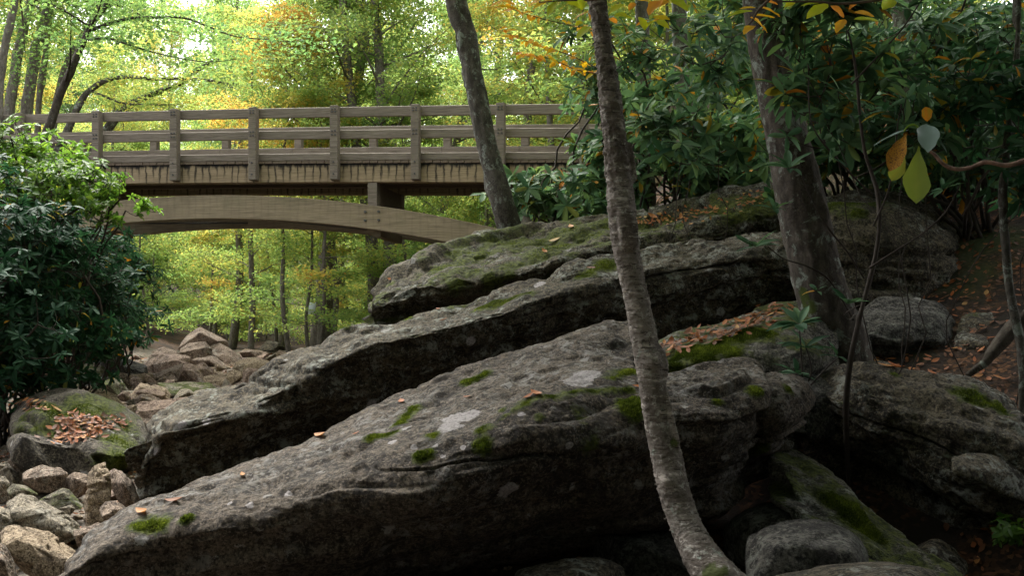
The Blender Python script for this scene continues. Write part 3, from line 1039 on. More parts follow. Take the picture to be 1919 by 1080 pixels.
Cc = [
    (694, [(560, 10.55), (563, 10.4), (570, 10.25), (585, 10.25), (600, 10.4), (618, 10.3), (622, 10.8), (580, 10.75)]),
    (735, [(522, 10.9), (528, 10.6), (540, 10.25), (570, 10.15), (598, 10.4), (625, 10.4), (620, 11.2), (555, 11.2)]),
    (800, [(494, 11.2), (504, 10.8), (522, 10.3), (556, 10.15), (590, 10.5), (618, 10.5), (615, 11.5), (535, 11.6)]),
    (870, [(465, 11.5), (482, 11.0), (512, 10.35), (547, 10.22), (580, 10.6), (610, 10.7), (610, 11.8), (520, 11.9)]),
    (1000, [(434, 11.9), (455, 11.2), (486, 10.45), (522, 10.35), (562, 10.7), (592, 10.8), (585, 12.1), (490, 12.2)]),
    (1120, [(419, 12.1), (433, 11.4), (454, 10.7), (484, 10.55), (525, 10.85), (565, 11.0), (560, 12.2), (470, 12.4)]),
    (1220, [(403, 12.2), (413, 11.6), (430, 10.9), (468, 10.7), (508, 11.05), (550, 11.1), (545, 12.3), (460, 12.5)]),
    (1340, [(381, 12.3), (391, 11.7), (407, 11.0), (452, 10.8), (500, 11.15), (545, 11.2), (540, 12.4), (450, 12.6)]),
    (1450, [(352, 12.3), (364, 11.8), (387, 11.2), (440, 11.0), (500, 11.25), (545, 11.3), (540, 12.4), (440, 12.6)]),
    (1560, [(360, 12.3), (370, 11.9), (392, 11.3), (445, 11.1), (500, 11.35), (540, 11.4), (535, 12.3), (440, 12.5)]),
]
boulder('top', 'boulder', 'uppermost mossy boulder with rounded nose below the bridge arch end', Cc, 420, 260, M['slab_top'], 3, bed_n=(-0.25, -0.45, 0.85), amp=1.15, size=1.35,
        moss=[(930, 452, 18, 1130, 422), (1130, 420, 20, 1330, 392), (1330, 392, 24, 1440, 362), (820, 500, 14, 900, 478), (1000, 470, 22, 1100, 440), (860, 530, 14), (880, 500, 16), (920, 520, 14, 960, 490), (1010, 455, 12, 1060, 450), (850, 475, 10, 910, 470), (1270, 420, 10), (1380, 400, 16, 1440, 380)],
        lich=[(910, 468, 10), (925, 472, 8), (1180, 450, 12), (1060, 460, 7)], tufts=16000)

D = [
    (1545, [(378, 10.3), (388, 9.95), (405, 9.6), (480, 9.3), (565, 9.3), (620, 9.7), (615, 10.6), (470, 10.7)]),
    (1640, [(362, 10.4), (374, 10.0), (395, 9.5), (485, 9.15), (575, 9.2), (628, 9.6), (620, 10.7), (470, 10.8)]),
    (1715, [(384, 10.3), (394, 9.95), (413, 9.52), (490, 9.18), (575, 9.25), (620, 9.7), (612, 10.6), (480, 10.7)]),
    (1775, [(430, 10.1), (438, 9.85), (456, 9.55), (510, 9.35), (565, 9.4), (600, 9.7), (595, 10.4), (500, 10.4)]),
    (1799, [(470, 9.95), (476, 9.8), (488, 9.62), (515, 9.52), (550, 9.55), (575, 9.8), (570, 10.2), (512, 10.2)]),
]
boulder('block', 'boulder', 'dark square-shouldered boulder behind the broad trunk under the rhododendrons', D, 150, 170, M['rock_grey'], 4, amp=0.8, moss=[(1560, 385, 14, 1650, 370), (1600, 400, 14)], tufts=4000)

E = [
    (1612, [(585, 8.75), (592, 8.6), (605, 8.4), (635, 8.3), (665, 8.35), (692, 8.5), (695, 8.95), (630, 8.95)]),
    (1680, [(565, 8.8), (574, 8.6), (592, 8.35), (632, 8.2), (668, 8.28), (698, 8.5), (698, 9.0), (620, 9.0)]),
    (1745, [(570, 8.8), (578, 8.6), (596, 8.35), (634, 8.22), (668, 8.3), (694, 8.5), (694, 9.0), (620, 9.0)]),
    (1782, [(610, 8.7), (616, 8.6), (628, 8.45), (648, 8.4), (670, 8.45), (686, 8.6), (686, 8.9), (640, 8.85)]),
]
boulder('speckled', 'boulder', 'blackish lichen-speckled boulder wedged beneath the square-shouldered boulder', E, 110, 130, M['rock_dark'], 5, amp=0.7)

Fm = [
    (1236, [(648, 7.9), (658, 7.5), (672, 7.15), (690, 6.95), (715, 6.95), (745, 7.1), (750, 7.9), (690, 8.1)]),
    (1300, [(618, 8.1), (634, 7.6), (656, 7.15), (682, 6.9), (715, 6.9), (750, 7.05), (750, 8.0), (680, 8.3)]),
    (1400, [(590, 8.3), (608, 7.75), (634, 7.2), (668, 6.95), (710, 6.95), (750, 7.1), (750, 8.1), (670, 8.4)]),
    (1480, [(560, 8.4), (585, 7.85), (618, 7.3), (660, 7.0), (705, 7.0), (750, 7.15), (750, 8.2), (660, 8.5)]),
    (1545, [(580, 8.3), (600, 7.9), (630, 7.45), (668, 7.2), (710, 7.2), (745, 7.3), (745, 8.1), (670, 8.3)]),
]
boulder('ledge', 'boulder', 'mossy ledge rock strewn with orange leaves behind the birch trunk', Fm, 170, 170, M['rock_moss'], 6, amp=0.65,
        moss=[(1262, 665, 16, 1300, 640), (1300, 665, 22, 1400, 625), (1380, 650, 24), (1270, 690, 14), (1430, 620, 18), (1330, 680, 14)], tufts=22000)

Gb = [
    (1525, [(712, 7.4), (722, 7.15), (740, 6.95), (780, 6.85), (830, 6.95), (870, 7.2), (880, 7.7), (770, 7.8)]),
    (1600, [(673, 7.6), (684, 7.2), (702, 6.85), (765, 6.6), (850, 6.75), (915, 7.3), (930, 8.1), (760, 8.1)]),
    (1690, [(682, 7.6), (694, 7.15), (712, 6.75), (795, 6.42), (890, 6.55), (975, 7.2), (990, 8.1), (800, 8.1)]),
    (1800, [(700, 7.5), (713, 7.05), (733, 6.6), (825, 6.2), (930, 6.2), (1015, 6.9), (1035, 8.0), (840, 8.0)]),
    (1885, [(736, 7.3), (749, 6.9), (772, 6.45), (865, 6.05), (965, 6.05), (1050, 6.7), (1065, 7.8), (870, 7.8)]),
    (1960, [(800, 7.1), (814, 6.75), (842, 6.3), (910, 5.98), (985, 5.95), (1070, 6.6), (1085, 7.6), (920, 7.6)]),
    (2030, [(880, 6.9), (890, 6.65), (912, 6.35), (950, 6.15), (1010, 6.15), (1060, 6.5), (1070, 7.1), (960, 7.2)]),
]
boulder('right', 'boulder', 'hulking grey boulder over a black hollow at the bank, pale knob on its face', Gb, 260, 240, M['rock_grey'], 7, bed_n=(0.35, -0.3, 0.88), amp=1.05, size=1.1,
        moss=[(1820, 740, 18, 1870, 760), (1680, 700, 8)], tufts=3000)

Hs = [
    (1465, [(850, 6.6), (862, 6.4), (880, 6.15), (905, 6.0), (935, 5.95), (960, 6.1), (960, 6.7), (880, 6.8)]),
    (1530, [(880, 6.4), (900, 6.1), (930, 5.8), (965, 5.65), (1000, 5.65), (1030, 5.85), (1020, 6.5), (930, 6.6)]),
    (1620, [(952, 6.0), (972, 5.75), (1000, 5.5), (1030, 5.4), (1060, 5.4), (1090, 5.6), (1090, 6.1), (1000, 6.2)]),
    (1700, [(1014, 5.75), (1030, 5.55), (1050, 5.38), (1075, 5.3), (1100, 5.3), (1125, 5.45), (1125, 5.9), (1050, 5.95)]),
    (1800, [(1090, 5.45), (1100, 5.35), (1112, 5.25), (1130, 5.2), (1145, 5.2), (1160, 5.3), (1160, 5.6), (1120, 5.6)]),
]
boulder('ramp', 'boulder', 'olive mossy slab sloping down to the bottom edge between two dark boulders', Hs, 160, 130, M['rock_moss'], 8, bed_n=(0.5, -0.45, 0.75), amp=0.75, size=0.9,
        moss=[(1560, 930, 22, 1620, 990), (1540, 985, 14, 1600, 1010), (1660, 1020, 16)], tufts=9000)


# rocks closed round an outline: planes of a hull, rounded off and grained
def hull_planes(pts):
    import bmesh
    bm = bmesh.new()
    for p in pts:
        bm.verts.new(p)
    bmesh.ops.convex_hull(bm, input=bm.verts)
    c = np.mean(pts, 0)
    out = []
    bm.normal_update()
    for f in bm.faces:
        n = np.array(f.normal)
        h = n @ (np.array(f.verts[0].co) - c)
        if h < 0:
            n, h = -n, -h
        if h > 1e-5 and f.calc_area() > 1e-7:
            out.append((n, h))
    bm.free()
    return c, np.array([o[0] for o in out]), np.array([o[1] for o in out])


_ICO = {}


def ico(n):
    if n not in _ICO:
        import bmesh
        bm = bmesh.new()
        bmesh.ops.create_icosphere(bm, subdivisions=n, radius=1.0)
        bm.verts.ensure_lookup_table()
        _ICO[n] = (np.array([v.co for v in bm.verts]), np.array([[v.index for v in f.verts] for f in bm.faces]))
        bm.free()
    return _ICO[n]


def hull_rock(pts, sub, power, seed, rough=1.0):
    pts = np.asarray(pts, float)
    c, nn, hh = hull_planes(pts)
    d, f = ico(sub)
    ext = np.ptp(pts, axis=0)
    d = unit(d * np.maximum(ext, 0.15 * ext.max()))
    q = np.maximum(d @ nn.T, 0) / hh[None]
    mx = q.max(1, keepdims=True)
    r = 1.0 / (mx[:, 0] * (((q / mx) ** power).sum(1)) ** (1.0 / power))
    r = r * 1.06
    v = c + d * r[:, None]
    s = float(np.median(ext))
    n, fs = outward(v, [f])
    rs = np.random.default_rng(seed)
    bd = unit(rs.normal(0, 1, 3) * (1, 1, .35))
    bn = unit(np.cross(bd, rs.normal(0, 1, 3)))
    x = v / s
    qq = np.stack([x @ bd, x @ np.cross(bd, bn), x @ bn], -1)
    off = 0.03 * fbm(qq * 1.6, 3, seed) + 0.016 * fbm(qq * (1.2, 2.0, 7.0), 3, seed + 4) + 0.008 * fbm(qq * 9, 3, seed + 9)
    wq = qq + 0.08 * fbm(qq * 2.5, 2, seed + 30)[:, None]
    off = off + 0.018 * bnoise(wq * (1.0, 1.3, 3.6), seed + 31, 8) + 0.010 * bnoise(wq * (2.0, 2.5, 9.0), seed + 32, 6)
    off = off - 0.05 * smooth(0.66, 0.95, fbm(qq * (0.8, 1.0, 3.2), 2, seed + 14, ridge=True))
    return v + n * (off * s * rough)[:, None], fs


def outline_pts(poly, Y, t, lean=0.10, seed=0):
    poly = np.asarray(poly, float)
    rs = np.random.default_rng(seed)
    c = poly.mean(0)
    h = np.ptp(poly[:, 1])
    out = []
    for k, yy, dv, step in ((0.93, Y - t / 2, lean * h, 2), (1.0, Y - 0.05 * t, 0.0, 1), (0.80, Y + t / 2, -0.03 * h, 2)):
        for p in poly[(0 if step == 1 else int(rs.integers(0, 2)))::step]:
            q = c + (p - c) * k + (0, dv)
            out.append(P(q[0], q[1], yy + (rs.uniform(-0.22, 0.22) * t if step == 2 else rs.uniform(-0.12, 0.12) * t)))
    return np.array(out)


def stone(poly, Y, mat, label, seed, t=None, sub=4, power=16, name='stone', cat='stone', group=None, sink=0.0, rough=1.0, key=None, moss=(), lich=(), tufts=0, lean=0.22):
    poly = np.asarray(poly, float)
    if Y is None:
        Y = ground_Y(poly[:, 0].mean(), poly[:, 1].max() - 0.15 * np.ptp(poly[:, 1]))
    w, h = np.ptp(poly[:, 0]), np.ptp(poly[:, 1])
    if t is None:
        t = (0.55 * w + 0.45 * h) / F * Y
    if sink:
        low = poly[:, 1] > poly[:, 1].mean()
        poly = poly.copy()
        poly[low, 1] += sink * h
    v, f = hull_rock(outline_pts(poly, Y, t, lean, seed), sub, power, seed, rough)
    at = {}
    if moss:
        at['moss'] = blobs(v, moss, seed)
    if lich:
        at['lich'] = blobs(v, lich, seed, 0.2)
    o = build(name, v, f, M[mat], attrs=at, shade=name == 'boulder')
    tag(o, label, cat, group)
    n = vnormals(v, f)
    if tufts:
        moss_tufts(o, v, f, at['moss'], tufts * 2, seed, 0.009)
    if key:
        ROCK[key] = (v, n, o)
    return o


stone([(10, 785), (35, 752), (80, 744), (150, 742), (205, 760), (258, 790), (276, 822), (264, 850), (215, 872), (120, 868), (55, 850), (15, 815)], 10.3, 'rock_leafy',
      'broad mossy boulder heaped with orange leaves beside the creek stones', 31, 2.0, 6, 40, 'boulder', 'boulder', key='leafy', rough=1.3, lean=0.42,
      moss=[(100, 770, 40, 190, 765), (240, 830, 26), (225, 850, 24), (80, 800, 20)], lich=[(200, 800, 9), (220, 812, 7), (110, 822, 8), (180, 810, 7)], tufts=6000)
stone([(1400, 1010), (1450, 985), (1530, 975), (1600, 1000), (1632, 1045), (1620, 1090), (1500, 1110), (1405, 1090)], 5.05, 'rock_dark', 'low rounded boulder below the olive mossy slab', 32, 0.8, 6, 16, 'boulder', 'boulder', rough=1.0)
stone([(1702, 1030), (1745, 1012), (1790, 1025), (1815, 1062), (1800, 1090), (1715, 1085)], 5.9, 'rock_grey', 'small dark boulder in the hollow under the hulking boulder', 33, 0.5, 5, 14, 'boulder', 'boulder', rough=1.0)
stone([(1440, 1085), (1520, 1068), (1640, 1063), (1760, 1078), (1800, 1130), (1600, 1160), (1430, 1130)], 4.6, 'rock_grey', 'flat boulder top just showing along the bottom edge', 34, 0.9, 6, 16, 'boulder', 'boulder', rough=0.9)
stone([(965, 1075), (1030, 1052), (1110, 1046), (1170, 1065), (1185, 1120), (1080, 1140), (970, 1110)], 5.5, 'rock_grey', 'low shadowed rock beneath the front slab', 35, 0.7, 6, 16, 'boulder', 'boulder', rough=0.9)
stone([(1790, 625), (1800, 590), (1850, 580), (1888, 595), (1892, 620), (1850, 636), (1800, 640)], 8.6, 'rock_grey', 'flat-topped grey rock on the leafy bank', 36, 0.5, 5, 14, 'boulder', 'boulder')
stone([(1788, 650), (1795, 625), (1850, 630), (1862, 645), (1845, 680), (1800, 690)], 8.3, 'rock_grey', 'squat rock under the flat-topped rock on the bank', 37, 0.4, 4, 14, 'boulder', 'boulder')
stone([(1780, 860), (1830, 848), (1880, 860), (1925, 900), (1925, 930), (1860, 925), (1800, 895)], 6.02, 'rock_grey', 'pale rounded knob on the face of the hulking boulder', 38, 0.35, 5, 14, 'boulder', 'boulder', rough=1.0)
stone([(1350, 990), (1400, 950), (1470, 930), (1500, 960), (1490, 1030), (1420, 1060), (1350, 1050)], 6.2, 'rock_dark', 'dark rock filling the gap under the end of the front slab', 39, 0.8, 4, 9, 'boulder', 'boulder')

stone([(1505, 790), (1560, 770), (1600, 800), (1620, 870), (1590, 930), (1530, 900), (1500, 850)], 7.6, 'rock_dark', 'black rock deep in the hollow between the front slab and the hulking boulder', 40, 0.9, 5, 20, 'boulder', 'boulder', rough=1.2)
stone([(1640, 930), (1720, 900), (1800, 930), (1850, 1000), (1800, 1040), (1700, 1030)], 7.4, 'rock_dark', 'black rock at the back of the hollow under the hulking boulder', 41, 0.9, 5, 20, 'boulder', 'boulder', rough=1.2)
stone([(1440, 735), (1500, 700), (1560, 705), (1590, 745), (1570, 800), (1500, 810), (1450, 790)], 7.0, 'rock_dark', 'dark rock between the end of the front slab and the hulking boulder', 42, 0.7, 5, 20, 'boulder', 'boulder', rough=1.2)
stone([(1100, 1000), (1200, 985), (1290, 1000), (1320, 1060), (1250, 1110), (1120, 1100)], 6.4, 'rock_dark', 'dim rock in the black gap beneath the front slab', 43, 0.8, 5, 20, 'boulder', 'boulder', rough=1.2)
CREEK = [
    ('stone_brown', [(337, 650), (351, 632), (369, 619), (376, 616), (387, 621), (406, 630), (427, 636), (426, 650), (413, 645), (384, 645)], 24.2, 'roof-shaped slab topping the far stone pile'),
    ('stone_brown', [(337, 653), (351, 644), (384, 642), (395, 652), (394, 664), (369, 673), (354, 675), (339, 664)], 23.4, 'rounded grey block under the roof-shaped slab, nearer the shrubs'),
    ('stone_brown', [(394, 649), (412, 644), (436, 658), (458, 671), (456, 683), (437, 689), (422, 683), (401, 665)], 23.6, 'dark sloping block under the roof-shaped slab, nearer the tree trunks'),
    ('stone_brown', [(360, 676), (390, 668), (404, 669), (425, 684), (436, 692), (415, 701), (384, 688)], 22.3, 'low wedge at the foot of the far stone pile'),
    ('stone_pink', [(262, 690), (280, 674), (302, 665), (335, 665), (353, 671), (351, 680), (329, 684), (310, 697), (289, 704), (265, 704)], 20.8, 'flat ledge stone sprinkled with leaves beside the far stone pile'),
    ('rock_dark', [(132, 683), (188, 671), (200, 662), (240, 675), (271, 686), (277, 706), (247, 709), (210, 699), (150, 695)], 19.6, 'long dark slab shelf under the rhododendron edge'),
    ('stone_pink', [(330, 718), (344, 681), (347, 679), (363, 684), (375, 695), (390, 721), (354, 722)], 18.2, 'upright pyramid-shaped stone in the middle of the creek'),
    ('stone_pink', [(369, 683), (381, 680), (391, 687), (407, 699), (418, 706), (381, 710), (372, 700)], 19.3, 'sloping speckled stone just behind the pyramid stone'),
    ('stone_tan', [(381, 708), (396, 704), (422, 707), (430, 716), (427, 727), (409, 731), (390, 721)], 17.7, 'rounded tan stone at the foot of the pyramid stone'),
    ('stone_tan', [(438, 687), (443, 681), (465, 670), (483, 670), (502, 679), (519, 689), (502, 697), (458, 700), (441, 698)], 19.2, 'big tan layered stone near the toe ridge of the long slab'),
    ('stone_pink', [(456, 695), (465, 690), (483, 692), (480, 708), (465, 715), (455, 712)], 18.0, 'blocky pinkish stone below the tan layered stone'),
    ('stone_brown', [(479, 696), (499, 693), (509, 696), (490, 706), (476, 710)], 17.8, 'thin wedge stone tucked against the long slab ridge'),
    ('stone_mossy', [(298, 719), (351, 717), (393, 720), (415, 731), (403, 739), (369, 738), (317, 732)], 16.3, 'long flat mossy slab lying across the creek'),
    ('stone_pale', [(333, 740), (339, 730), (354, 730), (374, 742), (360, 750), (319, 751)], 15.4, 'pale low stone in front of the long flat mossy slab'),
    ('stone_tan', [(375, 741), (387, 733), (401, 736), (402, 742), (388, 745)], 15.6, 'little tan chip at the end of the flat mossy slab'),
    ('stone_brown', [(293, 714), (307, 705), (324, 704), (332, 711), (330, 718), (305, 720)], 17.9, 'brown curved stone beside the base of the pyramid stone'),
    ('stone_pink', [(266, 703), (271, 699), (283, 706), (297, 717), (290, 722), (270, 716)], 17.9, 'narrow pink stone leaning over near the ledge stone'),
    ('stone_brown', [(208, 706), (224, 699), (239, 701), (248, 711), (243, 718), (221, 714)], 17.6, 'rounded dull stone under the dark slab shelf'),
    ('stone_mossy', [(116, 704), (124, 690), (132, 684), (166, 682), (188, 686), (203, 695), (211, 705), (207, 713), (173, 708), (135, 712)], 17.2, 'hump-backed stone covered in moss below the rhododendron'),
    ('rock_dark', [(139, 710), (161, 704), (203, 706), (206, 714), (161, 722), (141, 718)], 16.6, 'dark flat stone under the hump-backed mossy stone'),
    ('stone_mossy', [(174, 725), (182, 717), (203, 713), (221, 720), (225, 734), (216, 742), (195, 738), (178, 733)], 15.5, 'bright green moss-capped round stone'),
    ('stone_mossy', [(209, 714), (216, 709), (228, 713), (234, 723), (242, 733), (227, 736), (216, 724)], 16.0, 'dark stone with moss edge beside the moss-capped round stone'),
    ('stone_mossy', [(112, 714), (126, 707), (141, 713), (158, 725), (144, 730), (122, 724)], 16.2, 'low mossy stone under the shrub tips'),
    ('stone_brown', [(103, 728), (114, 724), (129, 727), (153, 738), (162, 748), (129, 751), (108, 740)], 14.4, 'smooth grey-brown tapering stone above the leafy boulder'),
    ('stone_pale', [(98, 716), (104, 712), (123, 719), (153, 730), (158, 737), (129, 731)], 15.1, 'long thin pale stone lying slantwise'),
    ('stone_tan', [(155, 732), (167, 724), (188, 733), (218, 741), (235, 758), (225, 764), (188, 754), (164, 750)], 13.9, 'long tan stone tilted down towards the pinkish slab'),
    ('stone_brown', [(177, 752), (187, 743), (198, 750), (206, 763), (193, 763)], 13.3, 'small pointed stone under the long tan tilted stone'),
    ('stone_pink', [(219, 742), (230, 733), (243, 736), (245, 745), (230, 752)], 14.4, 'small rounded pink stone between two long stones'),
    ('stone_tan', [(243, 740), (263, 718), (292, 722), (310, 728), (319, 738), (317, 747), (283, 745), (255, 745)], 14.9, 'bulky tan stone at the back of the stacked trio'),
    ('stone_pink', [(254, 737), (263, 730), (292, 730), (308, 738), (317, 750), (300, 751), (267, 746)], 14.3, 'lens-shaped stone in the middle of the stacked trio'),
    ('stone_brown', [(250, 750), (265, 740), (283, 742), (306, 751), (280, 760), (253, 760)], 13.8, 'brown wedge at the front of the stacked trio'),
    ('stone_pale', [(236, 753), (250, 747), (253, 756), (240, 760)], 13.6, 'tiny pale stone beside the stacked trio'),
    ('stone_pink', [(245, 769), (257, 758), (292, 755), (350, 747), (400, 740), (385, 765), (317, 783), (300, 790), (270, 786), (250, 781)], 12.3, 'large pinkish flat slab running under the long slab toe'),
    ('stone_tan', [(216, 774), (243, 760), (259, 758), (249, 775), (230, 781)], 12.2, 'tan stone at the end of the large pinkish slab'),
    ('stone_brown', [(243, 787), (283, 786), (312, 792), (299, 810), (280, 824), (260, 815)], 11.4, 'brown triangular stone beneath the large pinkish slab'),
    ('stone_tan', [(75, 872), (93, 852), (111, 847), (153, 852), (160, 862), (154, 878), (120, 882)], 9.3, 'smooth yellowish block below the leafy boulder'),
    ('stone_brown', [(14, 866), (23, 854), (42, 859), (59, 874), (51, 886), (33, 886)], 9.2, 'small brown stone beside the yellowish block'),
    ('stone_brown', [(45, 888), (79, 873), (111, 880), (124, 889), (120, 911), (105, 916), (72, 906), (46, 898)], 8.7, 'dark log-shaped rock below the yellowish block'),
    ('stone_brown', [(119, 897), (139, 886), (160, 890), (166, 899), (160, 920), (139, 925), (122, 914)], 8.6, 'dark squarish rock at the end of the log-shaped rock'),
    ('stone_mossy', [(15, 920), (23, 908), (46, 911), (70, 924), (46, 934), (22, 932)], 8.3, 'dull olive chunk below the log-shaped rock'),
    ('stone_tan', [(159, 945), (166, 892), (176, 876), (197, 869), (206, 890), (206, 925), (201, 945), (187, 974), (176, 972), (160, 955)], 7.8, 'tall tan stone standing on end'),
    ('stone_brown', [(201, 888), (215, 880), (231, 886), (250, 906), (263, 936), (259, 952), (235, 935), (208, 903)], 8.15, 'grey stone leaning against the standing stone'),
    ('stone_brown', [(189, 956), (197, 943), (218, 940), (231, 948), (260, 964), (248, 980), (220, 992), (205, 984)], 7.3, 'warm brown block at the foot of the standing stone'),
    ('stone_mossy', [(70, 938), (116, 917), (130, 920), (154, 943), (130, 951), (95, 950)], 8.0, 'grey roof-shaped stone with a moss fleck'),
    ('stone_pale', [(20, 943), (44, 930), (69, 939), (116, 964), (150, 980), (148, 993), (102, 1006), (58, 998), (40, 970)], 7.1, 'big pale slab lying flat among orange leaves'),
    ('stone_pale', [(-25, 945), (0, 949), (23, 960), (47, 972), (42, 983), (18, 995), (-25, 995)], 6.9, 'pale greenish stone cut by the picture edge'),
    ('stone_pale', [(110, 954), (134, 947), (141, 955), (131, 963), (113, 963)], 7.6, 'small flat pale stone beside the big pale slab'),
    ('stone_brown', [(138, 996), (157, 992), (183, 982), (220, 986), (200, 1006), (167, 1020), (147, 1016)], 6.6, 'two-toned wedge touching the front slab'),
    ('stone_tan', [(4, 1003), (14, 991), (30, 988), (93, 1000), (152, 1028), (127, 1047), (102, 1076), (78, 1066), (44, 1045), (18, 1022)], 6.05, 'large ribbed tan slab with orange leaves beside the tip of the front slab'),
    ('stone_brown', [(-35, 1010), (0, 1018), (10, 1027), (24, 1052), (36, 1090), (20, 1110), (-35, 1110)], 5.7, 'smooth brown stone in the bottom corner'),
    ('stone_pink', [(45, 977), (55, 971), (64, 980), (60, 990), (50, 991)], 6.9, 'little pink pebble on the big pale slab'),
    ('stone_pale', [(-15, 897), (8, 894), (18, 906), (19, 932), (-15, 936)], 8.5, 'lichen-green stone at the picture edge'),
    ('stone_pale', [(-8, 872), (14, 866), (36, 889), (30, 899), (-5, 899)], 9.0, 'grey-green stone behind the lichen-green stone'),
    ('stone_tan', [(60, 712), (72, 708), (82, 720), (80, 736), (62, 735)], 15.6, 'tan block below the hanging rhododendron leaves'),
    ('stone_pink', [(80, 725), (88, 718), (93, 730), (86, 740)], 14.8, 'small pink stone beside the tan block'),
    ('stone_tan', [(425, 700), (440, 693), (454, 700), (450, 712), (430, 716)], 18.2, 'small stone between the tan layered stone and pyramid stone'),
    ('stone_brown', [(450, 662), (470, 655), (492, 662), (490, 672), (460, 673)], 24.5, 'low brown stone behind the tan layered stone'),
    ('rock_grey', [(478, 660), (500, 640), (520, 642), (535, 652), (520, 668), (490, 668)], 27.0, 'mossy grey rock at the foot of the far trees'),
    ('stone_brown', [(285, 660), (305, 652), (330, 658), (338, 668), (300, 672)], 24.5, 'brown stone half hidden beside the shrub roots'),
    ('stone_brown', [(243, 712), (255, 705), (268, 712), (270, 724), (250, 726)], 16.8, 'small reddish stone next to the narrow pink stone'),
    ('stone_pink', [(303, 722), (312, 712), (326, 712), (330, 722)], 17.0, 'small pink stone on the flat mossy slab edge'),
]
for i, (mt, poly, Y, lab) in enumerate(CREEK):
    w = max(p[0] for p in poly) - min(p[0] for p in poly)
    stone(poly, Y, mt, lab, 100 + i, None, 6 if w > 90 else 5 if w > 30 else 4, 90, sink=0.12, rough=0.9)


def small_stones():
    rng = np.random.default_rng(5)
    protos = []
    for k in range(6):
        d, f = ico(2)
        pts = unit(rng.normal(0, 1, (10, 3))) * (1.0, 0.75, 0.42)
        v, fs = hull_rock(pts, 4, 90, 300 + k, 0.9)
        me = mesh_np('small_stone', v, fs, False)
        protos.append(me)
    mats = [M['stone_tan'], M['stone_pink'], M['stone_brown'], M['stone_pale']]
    variants = []
    for k in range(12):
        me = protos[k % 6].copy()
        me.materials.append(mats[k % 4])
        variants.append(me)
    n = 0
    while n < 230:
        y = rng.uniform(6.2, 26)
        x = creek_x(y) + rng.normal(0, 1.5)
        u, v = proj(np.array((x, y, ground_z(x, y))))
        if not (-20 < u < 620 and v < 1090):
            continue
        s = 0.055 * math.exp(abs(rng.normal(0, 0.75))) * (0.9 + 0.05 * y)
        z = float(ground_z(x, y)) + 0.12 * s
        o = link('small_stone', variants[int(rng.integers(12))], None, None, (x, y, z))
        o.rotation_euler = (rng.normal(0, .3), rng.normal(0, .3), rng.uniform(0, 6.28))
        o.scale = (s, s, s)
        tone = ('tan', 'pinkish', 'brown', 'pale')[variants.index(o.data) % 4]
        zone = 'in the near creek bed below the leafy boulder' if y < 10.5 else 'in the middle of the creek bed beyond the leafy boulder' if y < 17 else 'in the far creek bed under the bridge'
        tag(o, 'loose small %s stone %s' % (tone, zone), 'stone', 'small loose %s stones %s' % (tone, zone))
        n += 1
    # gravel between them
    cnt = 9000
    y = rng.uniform(5.5, 24, cnt)
    x = creek_x(y) + rng.normal(0, 1.6, cnt)
    s = rng.uniform(0.012, 0.04, cnt) * (0.7 + 0.03 * y)
    z = ground_z(x, y) + s * 0.2
    bv, bf = ico(1)
    bv = bv * (1, 0.8, 0.55)
    a = rng.uniform(0, 6.28, cnt)
    ca, sa = np.cos(a), np.sin(a)
    vx = bv[None, :, 0] * ca[:, None] - bv[None, :, 1] * sa[:, None]
    vy = bv[None, :, 0] * sa[:, None] + bv[None, :, 1] * ca[:, None]
    V = np.stack([vx, vy, np.broadcast_to(bv[None, :, 2], vx.shape)], -1) * s[:, None, None] * rng.uniform(.8, 1.25, (cnt, len(bv), 1)) + np.stack([x, y, z], -1)[:, None]
    Fc = (bf[None] + (np.arange(cnt) * len(bv))[:, None, None]).reshape(-1, 3)
    o = build('gravel', V.reshape(-1, 3), Fc, M['stone_tan'], loc=(0, 0, 0))
    tag(o, 'fine gravel between the creek stones', 'gravel', kind='stuff')


small_stones()

# ------------------------------------------------------------------ trees
def bark_fn(seed, amp, kind='rough'):
    def fn(th, s, R):
        q = np.stack([np.cos(th) * R * 8, np.sin(th) * R * 8, s * 2.2], -1)
        o = amp * 1.6 * fbm(q * 0.5, 2, seed)
        if kind == 'birch':
            for s0, t0, h0, w0 in ((0.80, 1.2, .020, .045), (1.32, 2.0, .015, .035), (1.88, 1.2, .018, .045), (2.62, 1.9, .012, .05), (0.45, 1.9, .02, .05)):
                dt = np.abs((th - t0 + np.pi) % (2 * np.pi) - np.pi) * R
                o = o + h0 * np.exp(-((s - s0) ** 2 + dt ** 2) / w0 ** 2)
            q2 = np.stack([np.cos(th) * R * 40, np.sin(th) * R * 40, s * 75], -1)
            f = fbm(q2, 3, seed + 2, 0.6)
            q3 = np.stack([np.cos(th) * R * 70, np.sin(th) * R * 70, s * 90], -1)
            o = o + amp * 0.55 * smooth(0.10, 0.3, f) + amp * 0.5 * fbm(q3, 3, seed + 6, 0.6)
            q4 = np.stack([np.cos(th) * R * 6, np.sin(th) * R * 6, s * 2.5], -1)
            rough = smooth(0.15, 0.45, vnoise(q4, seed + 30))
            o = o + amp * 1.3 * rough * fbm(q3 * (1, 1, 0.6), 3, seed + 7)
            q5 = np.stack([np.cos(th) * 1.2, np.sin(th) * 1.2, s * 3.2], -1)
            o = o + amp * 4 * smooth(0.55, 0.85, vnoise(q5, seed + 31))
        else:
            q2 = np.stack([np.cos(th) * R * 34, np.sin(th) * R * 34, s * 12], -1)
            o = o + amp * 1.1 * fbm(q2, 4, seed + 2, 0.65)
            q5 = np.stack([np.cos(th) * 1.5, np.sin(th) * 1.5, s * 2.2], -1)
            o = o + amp * 3.0 * smooth(0.5, 0.85, vnoise(q5, seed + 31))
        return o
    return fn


